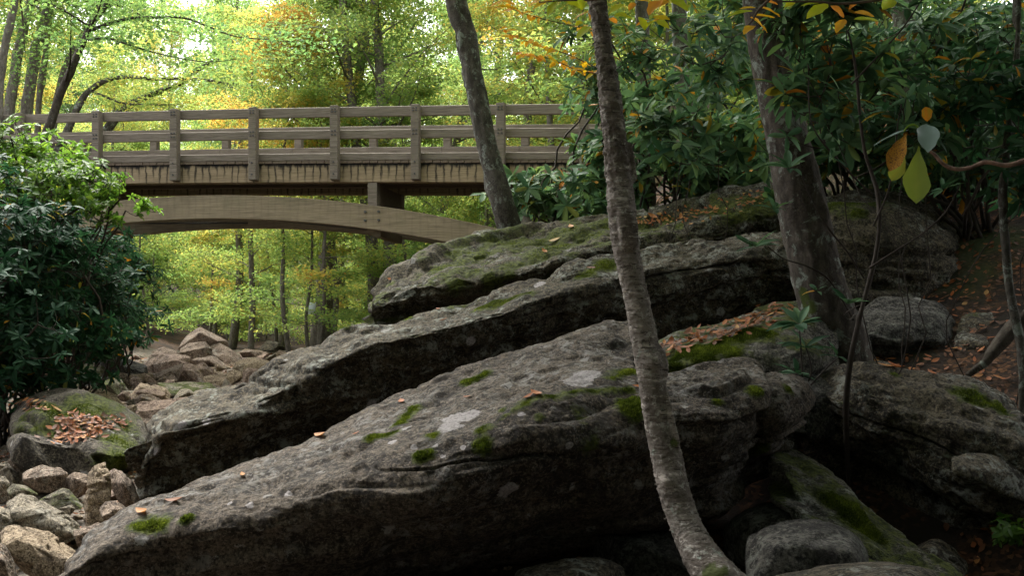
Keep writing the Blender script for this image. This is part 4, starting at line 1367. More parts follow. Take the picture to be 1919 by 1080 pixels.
def leaf_cards(c, nrm, along, size, width, rng, fold=0.25):
    """many small folded leaves, four corners each: stalk, two sides, tip"""
    n = len(c)
    side = unit(np.cross(nrm, along))
    L = (size * rng.uniform(0.7, 1.3, n))[:, None]
    W = L * width
    p0 = c - along * L * 0.5
    p1 = c + side * W * 0.5 + nrm * W * fold - along * L * 0.08
    p2 = c + along * L * 0.5 - nrm * L * 0.10
    p3 = c - side * W * 0.5 + nrm * W * fold - along * L * 0.08
    v = np.stack([p0, p1, p2, p3], 1).reshape(-1, 3)
    i = np.arange(n) * 4
    f = np.concatenate([np.stack([i, i + 1, i + 2], -1), np.stack([i, i + 2, i + 3], -1)])
    return v, f


def limb_path(start, dirv, length, rng, rise=0.25, wob=0.10, n=6):
    p = [np.array(start, float)]
    d = unit(dirv)
    for k in range(n - 1):
        d = unit(d + rng.normal(0, wob, 3) + (0, 0, rise / n))
        p.append(p[-1] + d * length / (n - 1))
    return np.array(p)


def tree_parts(seed, H, cb, spread, n_limbs, n_leaves, leaf, r0, tint=(0.45, 0.16), lean=(0, 0), layered=0.5, elev=(10, 45), twigs=8, top_keep=1.0):
    """trunk with limbs and a crown of leaves along the twigs; local coordinates, foot at the origin"""
    rng = np.random.default_rng(seed)
    tz = np.linspace(0, 1, 7)
    tp = np.stack([lean[0] * tz**1.3 + np.cumsum(rng.normal(0, 0.012 * H, 7)) * (tz > 0), lean[1] * tz**1.3 + np.cumsum(rng.normal(0, 0.012 * H, 7)) * (tz > 0), H * tz - 0.3 * (tz == 0)], -1)
    bag = Bag()
    v, f = tube(tp, [r0 * 1.25, r0, r0 * .85, r0 * .7, r0 * .5, r0 * .3, r0 * .08], 24, 9, fn=lambda th, s, R: 0.10 * R * np.sin(3 * th + s * 2 + seed))
    bag.add(v, f)
    pts, dirs = [], []
    sp = spline(tp, 60)
    for k in range(n_limbs):
        t = cb + (1 - cb) * (k + rng.uniform(0, 0.9)) / n_limbs
        st = sp[min(59, int(t * 59))]
        az = k * 2.4 + rng.uniform(-0.5, 0.5)
        el = math.radians(rng.uniform(*elev))
        L = spread * (1 - 0.62 * max(0, (t - cb) / (1 - cb)) ** 1.5) * rng.uniform(0.65, 1.15)
        d = np.array((math.cos(az) * math.cos(el), math.sin(az) * math.cos(el), math.sin(el)))
        lp = limb_path(st, d, L, rng, 0.1, 0.13)
        rl = max(0.012, r0 * 0.32 * (1 - t * 0.6))
        v, f = tube(lp, [rl, rl * .7, rl * .45, rl * .25, 0.004], 9, 5, cap=False)
        bag.add(v, f)
        ls = spline(lp, 24)
        for j in range(twigs):
            tt = 0.25 + 0.75 * (j + rng.uniform(0, 1)) / twigs
            q = ls[min(23, int(tt * 23))]
            ld = unit(ls[min(23, int(tt * 23) + 1)] - ls[max(0, int(tt * 23) - 1)] + 1e-9)
            sd = unit(np.cross(ld, (0, 0, 1)) * (1 if j % 2 else -1) + ld * rng.uniform(0.2, 0.9) + rng.normal(0, 0.18, 3))
            tl = L * rng.uniform(0.22, 0.45) * (1.15 - 0.5 * tt)
            tw = limb_path(q, sd, tl, rng, -0.05, 0.16, 5)
            v, f = tube(tw, [rl * .28, 0.003], 5, 3, cap=False)
            bag.add(v, f)
            pts.append(spline(tw, 12)[2:])
            dirs.append(np.repeat(sd[None], 10, 0))
    pts, dirs = np.concatenate(pts), np.concatenate(dirs)
    k = rng.integers(0, len(pts), n_leaves)
    off = rng.normal(0, 1, (n_leaves, 3)) * (0.17, 0.17, 0.17 * (1 - 0.62 * layered)) * (0.6 + 0.4 * spread / 3)
    c = pts[k] + off
    nrm = unit(rng.normal(0, 0.50, (n_leaves, 3)) + (0, 0, 1.0))
    al = unit(np.cross(nrm, rng.normal(0, 1, (n_leaves, 3))) + dirs[k] * 0.6 - np.array((0, 0, 0.25)))
    nrm = unit(np.cross(np.cross(al, nrm), al))
    lv, lf = leaf_cards(c, nrm, al, leaf, 0.62, rng)
    patch = fbm(c * 0.55, 2, seed + 5)
    ti = np.clip(tint[0] + tint[1] * rng.normal(0, 0.7, n_leaves) + 0.20 * patch, 0.0, 1.0)
    tv, tf, _ = bag.get()
    return (tv, tf), (lv, lf, np.repeat(ti, 4))


PROTO = []
for sd, H, cb, sp_, nl, nlv, lf, r0, tint, lay, el in (
        (11, 13.0, 0.26, 3.4, 30, 22000, 0.09, 0.13, (0.40, 0.15), 0.6, (5, 40)),
        (12, 15.0, 0.30, 3.9, 32, 24000, 0.095, 0.16, (0.55, 0.18), 0.5, (10, 50)),
        (13, 11.0, 0.18, 3.1, 30, 21000, 0.09, 0.09, (0.66, 0.16), 0.8, (0, 30)),
        (14, 17.0, 0.38, 4.2, 30, 24000, 0.10, 0.20, (0.30, 0.14), 0.4, (15, 55)),
        (15, 6.0, 0.16, 2.3, 22, 12000, 0.085, 0.045, (0.60, 0.17), 0.9, (0, 25)),
        (16, 4.2, 0.12, 1.9, 18, 9500, 0.085, 0.03, (0.48, 0.18), 0.85, (5, 35)),
        (18, 9.0, 0.56, 2.3, 24, 13000, 0.085, 0.06, (0.86, 0.12), 0.7, (5, 35)),
        (17, 16.0, 0.45, 3.0, 22, 14000, 0.095, 0.14, (0.45, 0.15), 0.5, (20, 60))):
    (tv, tf), (lv, lfc, ti) = tree_parts(sd, H, cb, sp_, nl, nlv, lf, r0, tint, layered=lay, elev=el)
    tm = mesh_np('trunk', tv, tf)
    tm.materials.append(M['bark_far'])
    cm = mesh_np('crown', lv, lfc, False)
    attr(cm, 'tint', ti)
    cm.materials.append(M['canopy'])
    PROTO.append((tm, cm))


def far_tree(k, x, y, s, rz, label, group='trees of the wood beyond the bridge', tilt=(0, 0), z=None, name='forest_tree', sxy=1.0):
    zz = float(ground_z(x, y)) if z is None else z
    o = empty(name, (x, y, zz))
    o.rotation_euler = (tilt[0], tilt[1], rz)
    o.scale = (s * sxy, s * sxy, s)
    tag(o, label, 'tree', group)
    for nm, me in zip(('trunk', 'crown'), PROTO[k]):
        link(nm, me, None, o)
    return o


def tree_at(k, u, Y, s, rz, label, **kw):
    return far_tree(k, (u - 959.5) / F * Y, Y, s, rz, label, **kw)


def background_wood():
    rng = np.random.default_rng(21)
    # trunks that can be told apart under the arch and above the rail
    named = [
        (7, 587, 30, 1.05, 0.3, 'straight pale tree with a small white tag low on its trunk, under the arch', (0, 0)),
        (7, 432, 36, 0.95, 1.0, 'stout grey tree in the wood behind the far stone pile', (0, 0)),
        (7, 528, 40, 1.0, 2.0, 'broad dark tree between the tagged tree and the far stone pile', (0, 0)),
        (7, 405, 50, 1.0, 2.6, 'thin tree rising beside the stout grey tree in the wood', (0, 0)),
        (7, 655, 44, 1.0, 4.0, 'slim tree just past the tagged tree under the arch', (0, 0)),
        (1, 700, 27, 1.0, 0.9, 'tree leaning over behind the middle of the railing, dark slanted limbs', (0.0, -0.20)),
        (0, 800, 29, 1.05, 2.9, 'slanting dark-limbed tree behind the railing near the leaning front trunk', (0.0, -0.24)),
        (6, 545, 25.5, 1.0, 0.4, 'orange-gold tree close behind the middle of the railing', (0, 0)),
        (2, 470, 31, 1.0, 1.7, 'yellow-leaved tree above the railing centre', (0, 0)),
        (2, 620, 34, 1.1, 3.3, 'golden-topped tree behind the railing right of centre', (0, 0)),
    ]
    for k, u, Y, s, rz, lab, tl in named:
        o = tree_at(k, u, Y, s, rz, lab, tilt=tl)
        if 'tag' in lab and 'tagged' not in lab:
            me = mesh_np('tag', *box(-0.14, 0.14, -0.185, -0.17, 1.02, 1.36))
            link('tag', me, plain_mat('tag_paint', (0.55, 0.62, 0.68), 0.6, 0.3, 0.05), o).rotation_euler[2] = -rz
    for i, (u, Y, sc) in enumerate(((165, 50, 1.1), (225, 62, 1.2), (285, 70, 1.15), (345, 58, 1.2), (405, 66, 1.25), (455, 54, 1.1))):
        tree_at((3, 1)[i % 2], u, Y, sc, i * 1.3, 'tall pale tree of the row thinning out below the brightest sky', group='tall pale trees below the brightest sky')
    # the rest of the wood
    n = 0
    spots = []
    tries = 0
    while n < 100 and tries < 4000:
        tries += 1
        Y = rng.uniform(25, 95)
        u = rng.uniform(-250, 1500)
        if 40 < u < 520 and Y < 40:
            continue
        if 230 < u < 420 and rng.random() < 0.15:
            continue
        x = (u - 959.5) / F * Y
        if any((x - a) ** 2 + (Y - b) ** 2 < (2.2 + 0.02 * Y) ** 2 for a, b in spots):
            continue
        if abs(x - creek_x(Y)) < 2.5 and Y < 36:
            continue
        spots.append((x, Y))
        k = int(rng.choice([0, 1, 2, 3, 7], p=[.25, .25, .22, .18, .10]))
        kind = {0: 'green', 1: 'yellow-green', 2: 'yellow', 3: 'deep green', 7: 'thin-crowned'}[k]
        where = 'behind the railing end by the grey trunks' if u < 330 else 'behind the railing middle' if u < 800 else 'past the leaning trunk above the rhododendrons'
        lab = '%s tree of the wood %s' % (kind, where)
        far_tree(k, x, Y, rng.uniform(0.8, 1.15), rng.uniform(0, 6.28), lab, lab.replace(' tree ', ' trees '))
        n += 1
    # low saplings that fill the view under the arch and behind the rail
    n = 0
    while n < 64:
        Y = rng.uniform(25, 62)
        u = rng.uniform(230, 1150)
        x = (u - 959.5) / F * Y
        if abs(x - creek_x(Y)) < 1.8 and Y < 34:
            continue
        far_tree(int(rng.choice([4, 5])), x, Y, rng.uniform(0.8, 1.4), rng.uniform(0, 6.28), 'young understorey tree with layered leaves beyond the arch', 'young trees beyond the arch', name='sapling')
        n += 1
    # light green young trees on the slope behind the rhododendrons
    for i in range(20):
        u = 1010 + i * 44 + rng.uniform(-25, 25)
        Y = rng.uniform(21.5 if u < 1400 else 16.5, 28)
        far_tree(int(rng.choice([4, 5, 2], p=[.4, .35, .25])), (u - 959.5) / F * Y, Y, rng.uniform(0.8, 1.25), rng.uniform(0, 6.28), 'young green tree on the slope behind the rhododendrons', 'young trees on the slope', name='sapling')


background_wood()


def own_tree(name, label, paths, mat, crown=None, seed=0, nseg=28, rings=200, fn=None, cat='tree', group=None, base=None, moss=()):
    """paths: [(points, radii, part name)], the first is the trunk"""
    base = paths[0][0][0] if base is None else base
    root = empty(name, base)
    tag(root, label, cat, group)
    for k, (pts, rad, nm) in enumerate(paths):
        big = k == 0
        v, f = tube(pts, rad, rings if big else 26, nseg if big else 8, fn=fn if big else None)
        at = {'moss': blobs(v, moss, seed)} if big and moss else {}
        build(nm, v, f, mat, root, attrs=at)
    if crown:
        lv, lf, ti = crown
        build('crown', lv, lf, M['canopy'], root, attrs={'tint': ti}, shade=False)
    return root


def px_path(lst, Y):
    return np.array([P(u, v, (Y if len(r) == 0 else r[0])) for u, v, *r in lst])


def cluster_leaves(centers, radii, n, leaf, seed, tint=(0.5, 0.18), flat=0.6, above=None):
    rng = np.random.default_rng(seed)
    centers, radii = np.asarray(centers, float), np.asarray(radii, float)
    w = radii ** 2
    k = rng.choice(len(centers), n, p=w / w.sum())
    c = centers[k] + rng.normal(0, 0.5, (n, 3)) * radii[k][:, None] * (1, 1, flat)
    if above is not None:                     # the crown starts this high up
        c = c[c[:, 2] > above + 0.36 * np.maximum(c[:, 1], 0)]
        n = len(c)
    nrm = unit(rng.normal(0, 0.5, (n, 3)) + (0, 0, 1))
    al = unit(np.cross(nrm, rng.normal(0, 1, (n, 3))))
    v, f = leaf_cards(c, nrm, al, leaf, 0.6, rng)
    ti = np.clip(tint[0] + tint[1] * rng.normal(0, 0.7, n) + 0.3 * fbm(c * 0.6, 2, seed), 0, 1)
    return v, f, np.repeat(ti, 4)


def special_trees():
    # the leaning dark trunk on the upper boulder
    tr = px_path([(968, 470, 12.6), (958, 432, 12.4), (944, 385), (926, 322), (906, 240), (893, 170), (881, 110), (876, 70), (860, 28), (846, -25), (825, -120), (800, -260), (790, -420), (800, -600)], 12.3)
    tr = np.concatenate([[(tr[0, 0] + 0.05, 12.9, float(ground_z(tr[0, 0], 12.9)) - 0.2)], tr])
    rad = np.array([.20, .175, .165, .155, .15, .145, .14, .135, .14, .15, .13, .12, .11, .10, .08]) * 0.88
    lim = [(tr, rad, 'trunk')]
    rng = np.random.default_rng(31)
    cen = []
    for k in range(9):
        st = tr[-1 - k % 4] if k > 2 else tr[-3]
        az = k * 2.4
        lp = limb_path(st, (math.cos(az), math.sin(az), 0.4), rng.uniform(2.0, 3.4), rng, 0.3)
        lim.append((lp, [.05, .03, .006], 'limb'))
        cen += list(lp[2:])
    own_tree('tree', 'leaning dark-trunked tree standing on the uppermost mossy boulder', lim, M['bark_grey'],
             cluster_leaves(cen, np.full(len(cen), 1.5), 14000, 0.11, 41, (0.5, 0.2), above=1.9), 51, 40, 260, bark_fn(51, 0.016))
    # the birch in front
    bp = px_path([(1385, 1135, 4.25), (1350, 1092, 4.3), (1315, 1045, 4.4), (1287, 990, 4.5), (1263, 920, 4.55), (1250, 860, 4.58), (1236, 800, 4.6), (1223, 720, 4.6), (1210, 650, 4.6), (1197, 580, 4.6), (1184, 520, 4.6), (1172, 460, 4.6), (1165, 400, 4.6), (1160, 330, 4.6), (1152, 260, 4.6), (1143, 180, 4.6), (1135, 120, 4.6), (1125, 40, 4.6), (1115, -30, 4.6), (1100, -140, 4.6), (1110, -300, 4.6), (1090, -520, 4.6), (1110, -760, 4.6), (1100, -1000, 4.6)], 4.6)
    bp = np.concatenate([[(bp[0, 0] + 0.08, 4.2, float(ground_z(bp[0, 0], 4.2)) - 0.15)], bp])
    br = np.array([60, 50, 42, 36, 31, 30, 29, 26, 25.5, 25, 23.5, 22, 24, 25, 22, 20, 21, 18.5, 19, 22, 20, 18, 16, 13, 10]) / F * 4.6 * 0.93
    lim = [(bp, br, 'trunk')]
    fork = px_path([(1112, -60, 4.6), (1150, -75, 4.55), (1185, -85, 4.5), (1230, -40, 4.4), (1330, -120, 4.3), (1430, -230, 4.2)], 4.5)
    lim.append((fork, [.035, .03, .027, .02, .012], 'limb'))
    cen = list(fork[3:])
    for k in range(9):
        st = bp[-2 - k % 5]
        az = k * 2.4 + 0.6
        lp = limb_path(st, (math.cos(az), math.sin(az), 0.5), rng.uniform(1.4, 2.4), rng, 0.3)
        lim.append((lp, [.03, .018, .005], 'limb'))
        cen += list(lp[2:])
    birch = own_tree('birch_tree', 'rough-barked birch rising in front of the slabs, trunk bending at its foot', lim, M['birch'],
                     cluster_leaves(cen, np.full(len(cen), 0.9), 9000, 0.08, 42, (0.7, 0.16), above=1.9), 52, 96, 1100, bark_fn(52, 0.0058, 'birch'), moss=[(1340, 1085, 26), (1360, 1070, 16), (1262, 830, 8)])
    # peeling curls of bark
    n = 700
    spn = spline(np.column_stack([bp, br]), 1200)
    k = rng.integers(60, 900, n)
    c, r = spn[k, :3], spn[k, 3]
    t, a, b = frames(spn[:, :3])
    th = rng.uniform(0, 2 * math.pi, n)
    bag = Bag()
    hts = rng.uniform(0.002, 0.007, n)
    for i in range(n):
        span = rng.uniform(0.15, 0.75)
        s = np.linspace(0, 1, 5)
        lift = rng.uniform(0.002, 0.010)
        ang = th[i] + span * s
        rr = r[i] * 1.015 + 0.002 + lift * s**2
        p = c[i] + rr[:, None] * (np.cos(ang)[:, None] * a[k[i]] + np.sin(ang)[:, None] * b[k[i]]) + t[k[i]] * (rng.normal(0, 0.004) * s[:, None])
        w = (hts[i] * (1 - 0.6 * s))[:, None]
        v = np.concatenate([p - t[k[i]] * w, p + t[k[i]] * w])
        f = np.stack([np.arange(4), np.arange(1, 5), np.arange(6, 10), np.arange(5, 9)], -1)
        bag.add(v, f)
    v, f, _ = bag.get()
    build('bark_curls', v, f, M['birch'], birch)['kind'] = 'stuff'
    # the broad trunk
    tp = px_path([(1570, 640, 7.7), (1552, 590, 7.65), (1534, 530), (1516, 450), (1501, 380), (1486, 310), (1466, 230), (1450, 150), (1437, 70), (1428, 0), (1418, -80), (1405, -250), (1400, -500), (1390, -800)], 7.6)
    tp = np.concatenate([[(tp[0, 0] + 0.05, 7.75, float(ground_z(tp[0, 0], 7.75)) - 0.3)], tp])
    rad = np.array([60, 54, 50, 46, 44, 42, 40, 37, 36, 35, 35, 34, 34, 30, 22]) / F * 7.6
    lim = [(tp, rad, 'trunk')]
    cen = []
    for k in range(10):
        st = tp[-1 - k % 3]
        az = k * 2.4
        lp = limb_path(st, (math.cos(az), math.sin(az), 0.35), rng.uniform(2.4, 3.8), rng, 0.2)
        lim.append((lp, [.07, .04, .008], 'limb'))
        cen += list(lp[2:])
    own_tree('tree', 'broad brown trunk rising behind the mossy ledge among the rhododendrons', lim, M['bark_brown'],
             cluster_leaves(cen, np.full(len(cen), 1.6), 16000, 0.11, 43, (0.45, 0.18), above=1.9), 53, 64, 420, bark_fn(53, 0.012), moss=[(1505, 590, 14, 1505, 560)])
    # other trunks standing in the rhododendrons
    for lst, Y, r, lab in (
            ([(1216, 420), (1212, 330), (1208, 220), (1206, 130), (1204, 60), (1200, -60), (1195, -300)], 14.2, 0.11, 'slim lichen-marked trunk between the birch and the broad trunk'),
            ([(1730, 420), (1722, 300), (1712, 200), (1702, 100), (1698, 0), (1690, -150), (1690, -350)], 11.5, 0.17, 'grey trunk half hidden in the rhododendrons on the bank'),
            ([(1290, 300), (1285, 200), (1276, 100), (1272, 0), (1268, -150)], 15.0, 0.13, 'distant dim trunk behind the slim lichen-marked trunk'),
            ([(1912, 640), (1895, 560), (1885, 470), (1880, 380), (1890, 250), (1905, 100), (1910, -50)], 7.0, 0.024, 'dark crooked stem at the edge of the leafy bank')):
        p = px_path(lst, Y)
        p = np.concatenate([[(p[0, 0], Y, float(ground_z(p[0, 0], Y)) - 0.2)], p]) if p[0, 2] > ground_z(p[0, 0], Y) else p
        top = p[-1]
        cen = [top + (0, 0, 0.3), top + (1.2, 0, .8), top + (-1.1, .5, .6)]
        own_tree('tree', lab, [(p, [r * 1.2, r, r * .9, r * .8], 'trunk')], M['bark_grey'],
                 cluster_leaves(cen, np.full(3, 1.6), 2500, 0.11, 44 + int(Y), (0.45, 0.18), above=1.9), 54, 24, 120, bark_fn(54, 0.008))
    # the trees at the left, before and behind the railing
    p = px_path([(45, 400), (68, 330), (84, 262), (97, 225), (112, 180), (132, 135), (150, 92), (165, 58), (190, 20), (212, -10), (255, -80), (300, -170), (340, -300)], 17.0)
    p = np.concatenate([[(p[0, 0] - 0.2, 17.0, float(ground_z(p[0, 0] - .2, 17.0)) - 0.2)], p])
    br = [(p, np.array([.16, .11, .09, .08, .066, .06, .055, .052, .05, .046, .04, .035, .03, .02]), 'trunk')]
    cen = [p[-1], p[-2], p[-3], p[-4]]
    for lst, r in (([(172, 55), (205, 45), (240, 37), (300, 35), (350, 37), (390, 52), (440, 72), (500, 80), (560, 86)], .035),
                   ([(178, 40), (210, 8), (240, 15), (275, 35), (300, 50), (330, 55)], .025),
                   ([(165, 74), (200, 72), (240, 84), (290, 100), (340, 112), (400, 120), (450, 115)], .025),
                   ([(172, 52), (140, 35), (115, 30), (95, 38)], .022),
                   ([(150, 95), (190, 60), (225, 30), (250, -20)], .03),
                   ([(122, 155), (150, 130), (170, 100), (190, 72)], .025)):
        q = px_path(lst, 17.0)
        q[:, 1] += np.linspace(0, rng.uniform(-1.5, 1.5), len(q))
        br.append((q, [r, r * .7, r * .4, .006], 'limb'))
        cen += list(q[2::2])
    own_tree('tree', 'thin dark tree leaning right in front of the railing end', br, M['bark_dark'], cluster_leaves(cen, np.full(len(cen), 0.75), 3600, 0.085, 61, (0.45, 0.16), 0.3), 62, 20, 120, bark_fn(62, 0.01))
    p = px_path([(85, 330), (120, 262), (135, 225), (150, 195), (165, 172), (200, 150), (235, 144), (290, 148), (340, 147), (385, 150), (430, 158)], 22.0)
    q2 = px_path([(150, 330), (195, 250), (225, 212), (255, 190), (290, 175), (330, 160), (370, 130), (410, 110)], 22.6)
    q3 = px_path([(165, 168), (200, 182), (225, 192), (260, 195), (310, 196), (340, 195)], 22.0)
    p = np.concatenate([[(p[0, 0] - .4, 22.0, float(ground_z(p[0, 0] - .4, 22.0)) - .2)], p])
    q2 = np.concatenate([[(q2[0, 0] - .3, 22.6, float(ground_z(q2[0, 0] - .3, 22.6)) - .2)], q2])
    cen = list(p[6:]) + list(q3[2:])
    own_tree('tree', 'grey tree arching a long limb over the railing towards the sky gap', [(p, [.12, .10, .085, .075, .065, .055, .045, .035, .03, .02], 'trunk'), (q3, [.03, .02, .006], 'limb')], M['bark_grey'],
             cluster_leaves(cen, np.full(len(cen), 0.6), 1600, 0.085, 63, (0.55, 0.16), 0.4), 63, 16, 80, bark_fn(63, 0.008))
    own_tree('tree', 'second grey tree bent over behind the railing below the arching limb', [(q2, [.14, .11, .09, .07, .05, .03], 'trunk')], M['bark_grey'],
             cluster_leaves(list(q2[5:]), np.full(len(q2) - 5, 0.7), 1100, 0.085, 64, (0.55, 0.16), 0.4), 64, 16, 80, bark_fn(64, 0.008))
    for i, (lst, Y, r, lab) in enumerate((
            ([(-5, 330), (-2, 220), (4, 110), (20, 40), (35, -30), (60, -200)], 20.0, .085, 'dark trunk cut by the picture edge above the railing'),
            ([(15, 330), (20, 190), (32, 110), (45, 50), (58, 0), (75, -150)], 24.0, .12, 'grey scarred trunk second from the picture edge'),
            ([(40, 320), (55, 170), (68, 95), (82, 45), (95, -5), (110, -150)], 24.5, .14, 'thick pale grey trunk third from the picture edge'),
            ([(70, 320), (76, 160), (86, 100), (90, 50), (100, -20), (105, -150)], 25.5, .08, 'slim trunk close behind the thick pale grey trunk'),
            ([(90, 330), (105, 200), (122, 128), (140, 90), (158, 60), (190, 0), (230, -120)], 25.0, .095, 'slanted grey trunk nearest the thin leaning tree'))):
        p = px_path(lst, Y)
        p = np.concatenate([[(p[0, 0], Y, float(ground_z(p[0, 0], Y)) - .2)], p])
        top = p[-1]
        cen = [top + rng.normal(0, 1, 3) * (1.5, 1.5, .8) for _ in range(8)] + [p[-2] + rng.normal(0, 1, 3) * (1.4, 1.4, .6) for _ in range(4)]
        lims = [(p, [r * 1.3, r, r * .9, r * .8, r * .6], 'trunk')]
        for c in cen:
            lims.append((np.array([p[-2], (p[-2] + c) / 2 + (0, 0, .2), c]), [.04, .02, .006], 'limb'))
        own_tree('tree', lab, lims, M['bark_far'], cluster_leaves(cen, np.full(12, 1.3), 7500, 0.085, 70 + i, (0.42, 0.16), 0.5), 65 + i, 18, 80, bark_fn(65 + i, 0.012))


special_trees()

# ------------------------------------------------------------------ rhododendrons and other undergrowth
def blade_leaves(base, along, nrm, L, W, droop, tint, segs=3):
    """leathery leaves: midrib with a blade to each side, bent down towards the tip"""
    n = len(base)
    ts = np.array([0.0, 0.22, 0.60, 0.86, 1.0]) if segs >= 4 else np.array([0.0, 0.30, 0.78, 1.0])
    ws = np.array([0.10, 0.62, 1.0, 0.66, 0.04]) if segs >= 4 else np.array([0.10, 0.80, 0.92, 0.05])
    side = unit(np.cross(along, nrm))
    rows = []
    for t, w in zip(ts, ws):
        mid = base + along * (L * t)[:, None] - nrm * (droop * L * t * t)[:, None]
        h = (W * 0.5 * w)[:, None]
        lift = nrm * h * 0.32
        rows.append(np.stack([mid - side * h + lift, mid, mid + side * h + lift], 1))
    v = np.stack(rows, 1)                               # n, rows, 3, 3
    R = len(ts)
    v = v.reshape(-1, 3)
    q = []
    for r in range(R - 1):
        for c in (0, 1):
            a = r * 3 + c
            q.append((a, a + 1, a + 4, a + 3))
    f = (np.array(q)[None] + (np.arange(n) * R * 3)[:, None, None]).reshape(-1, 4)
    return v, f, np.repeat(tint, R * 3)


def whorls(tips, axes, rng, leaf, per=(6, 10), ratio=0.30, tint=(0.38, 0.16), old=0.05, segs=3, droop=(0.1, 0.5)):
    cnt = rng.integers(per[0], per[1] + 1, len(tips))
    k = np.repeat(np.arange(len(tips)), cnt)
    n = len(k)
    start = np.concatenate([[0], np.cumsum(cnt)[:-1]])
    idx = np.arange(n) - start[k]
    ax = axes[k]
    a = unit(np.cross(ax, rng.normal(0, 1, (len(tips), 3))[k]))
    b = np.cross(ax, a)
    ang = idx * 2.399 + rng.normal(0, 0.25, n)
    open_ = np.radians(rng.uniform(48, 100, n))
    rad = np.cos(ang)[:, None] * a + np.sin(ang)[:, None] * b
    al = unit(rad * np.sin(open_)[:, None] + ax * np.cos(open_)[:, None] + (0, 0, -0.12))
    nm = unit(ax - al * (ax * al).sum(-1, keepdims=True) + rng.normal(0, 0.18, (n, 3)))
    nm = unit(nm - al * (nm * al).sum(-1, keepdims=True))
    L = leaf * rng.uniform(0.65, 1.25, n)
    ti = np.clip(tint[0] + tint[1] * rng.normal(0, 1, n), 0.02, 0.80)
    o = rng.random(n) < old
    ti[o] = rng.uniform(0.86, 1.0, o.sum())
    return blade_leaves(tips[k] + ax * 0.006 - ax * (0.012 * idx / per[1])[:, None], al, nm, L, L * ratio * rng.uniform(.85, 1.2, n), rng.uniform(*droop, n), ti, segs)


def shrub(label, base, vols, n_tips, leaf=0.13, seed=0, mat='rhodo', ratio=0.30, tint=(0.38, 0.16), old=0.05, segs=3, group=None, name='rhododendron', stem_r=0.022, per=(6, 10), shell=0.5, stemmat='stem', leaders=3):
    """base: foot of the shrub; vols: [(centre, (rx,ry,rz))] the leafy masses"""
    rng = np.random.default_rng(seed)
    base = np.asarray(base, float)
    root = empty(name, base)
    tag(root, label, 'shrub', group)
    cs = np.array([v[0] for v in vols], float)
    rs = np.array([v[1] for v in vols], float)
    w = (rs[:, 0] * rs[:, 1] * rs[:, 2]) ** 0.75
    n_sub = max(3, n_tips // 9)
    k = rng.choice(len(vols), n_sub, p=w / w.sum())
    d = unit(rng.normal(0, 1, (n_sub, 3)))
    rad = (shell + (1 - shell) * rng.random(n_sub) ** 0.6) * rng.uniform(0.7, 1.3, n_sub)
    sub_c = cs[k] + d * rs[k] * rad[:, None]
    kk = rng.integers(0, n_sub, n_tips)
    sr = np.minimum(rs.min(1)[k], 3.2 * leaf)[kk] * rng.uniform(0.5, 1.1, n_tips)
    tips = sub_c[kk] + rng.normal(0, 0.55, (n_tips, 3)) * sr[:, None] * (1, 1, 0.5)
    d = d[kk]
    gz = ground_z(tips[:, 0], tips[:, 1]) + 0.08
    tips[:, 2] = np.maximum(tips[:, 2], gz + 0.1 * rng.random(n_tips))
    axes = unit(d * 0.6 + (0, 0, 0.75) + rng.normal(0, 0.30, (n_tips, 3)))
    v, f, t = whorls(tips, axes, rng, leaf, per, ratio, tint, old, segs)
    build('foliage', v, f, M[mat], root, attrs={'tint': t})
    # crooked stems: a few leaders, then a twig to every whorl
    bag = Bag()
    nodes = []
    for j in range(len(vols)):
        for q in range(leaders):
            e = cs[j] + rng.normal(0, 0.35, 3) * rs[j]
            b0 = base + rng.normal(0, 0.12, 3) * (1, 1, 0)
            mid = (b0 + e) / 2 + rng.normal(0, 0.13, 3) * np.linalg.norm(e - b0) + (0, 0, -0.04)
            path = spline(np.array([b0, mid, e]), 14)
            path[1:-1] += rng.normal(0, 0.012, (12, 3)) * np.linalg.norm(e - b0)
            vv, ff = tube(path, [stem_r, stem_r * .75, stem_r * .5], 14, 6, cap=False)
            bag.add(vv, ff)
            nodes.append(path[4:])
    nodes = np.concatenate(nodes)
    order = np.argsort(np.linalg.norm(tips - base, axis=1))
    extra = []
    for i in order:
        allp = nodes if not extra else np.concatenate([nodes, np.array(extra)])
        tp = tips[i]
        dd = np.linalg.norm(allp - tp, axis=1) + 0.6 * np.maximum(0, allp[:, 2] - tp[2])
        s = allp[np.argmin(dd)]
        ln = np.linalg.norm(tp - s)
        if ln < 1e-3:
            continue
        m = s + (tp - s) * 0.55 - axes[i] * ln * 0.16 + rng.normal(0, 0.05, 3) * ln
        vv, ff = tube(np.array([s, m, tp]), [min(0.009, 0.004 + 0.006 * ln), 0.003], 4, 4, cap=False)
        bag.add(vv, ff)
        extra.append(m)
        if len(extra) > 240:
            extra = extra[::2]
    v, f, _ = bag.get()
    build('stems', v, f, M[stemmat], root)
    return root


def vol(u, v, Y, ru, rv, rd):
    s = Y / F
    return (P(u, v, Y), (ru * s, rd, rv * s))


def gpt(u, Y):
    x = (u - 959.5) / F * Y
    return np.array((x, Y, float(ground_z(x, Y)) - 0.05))


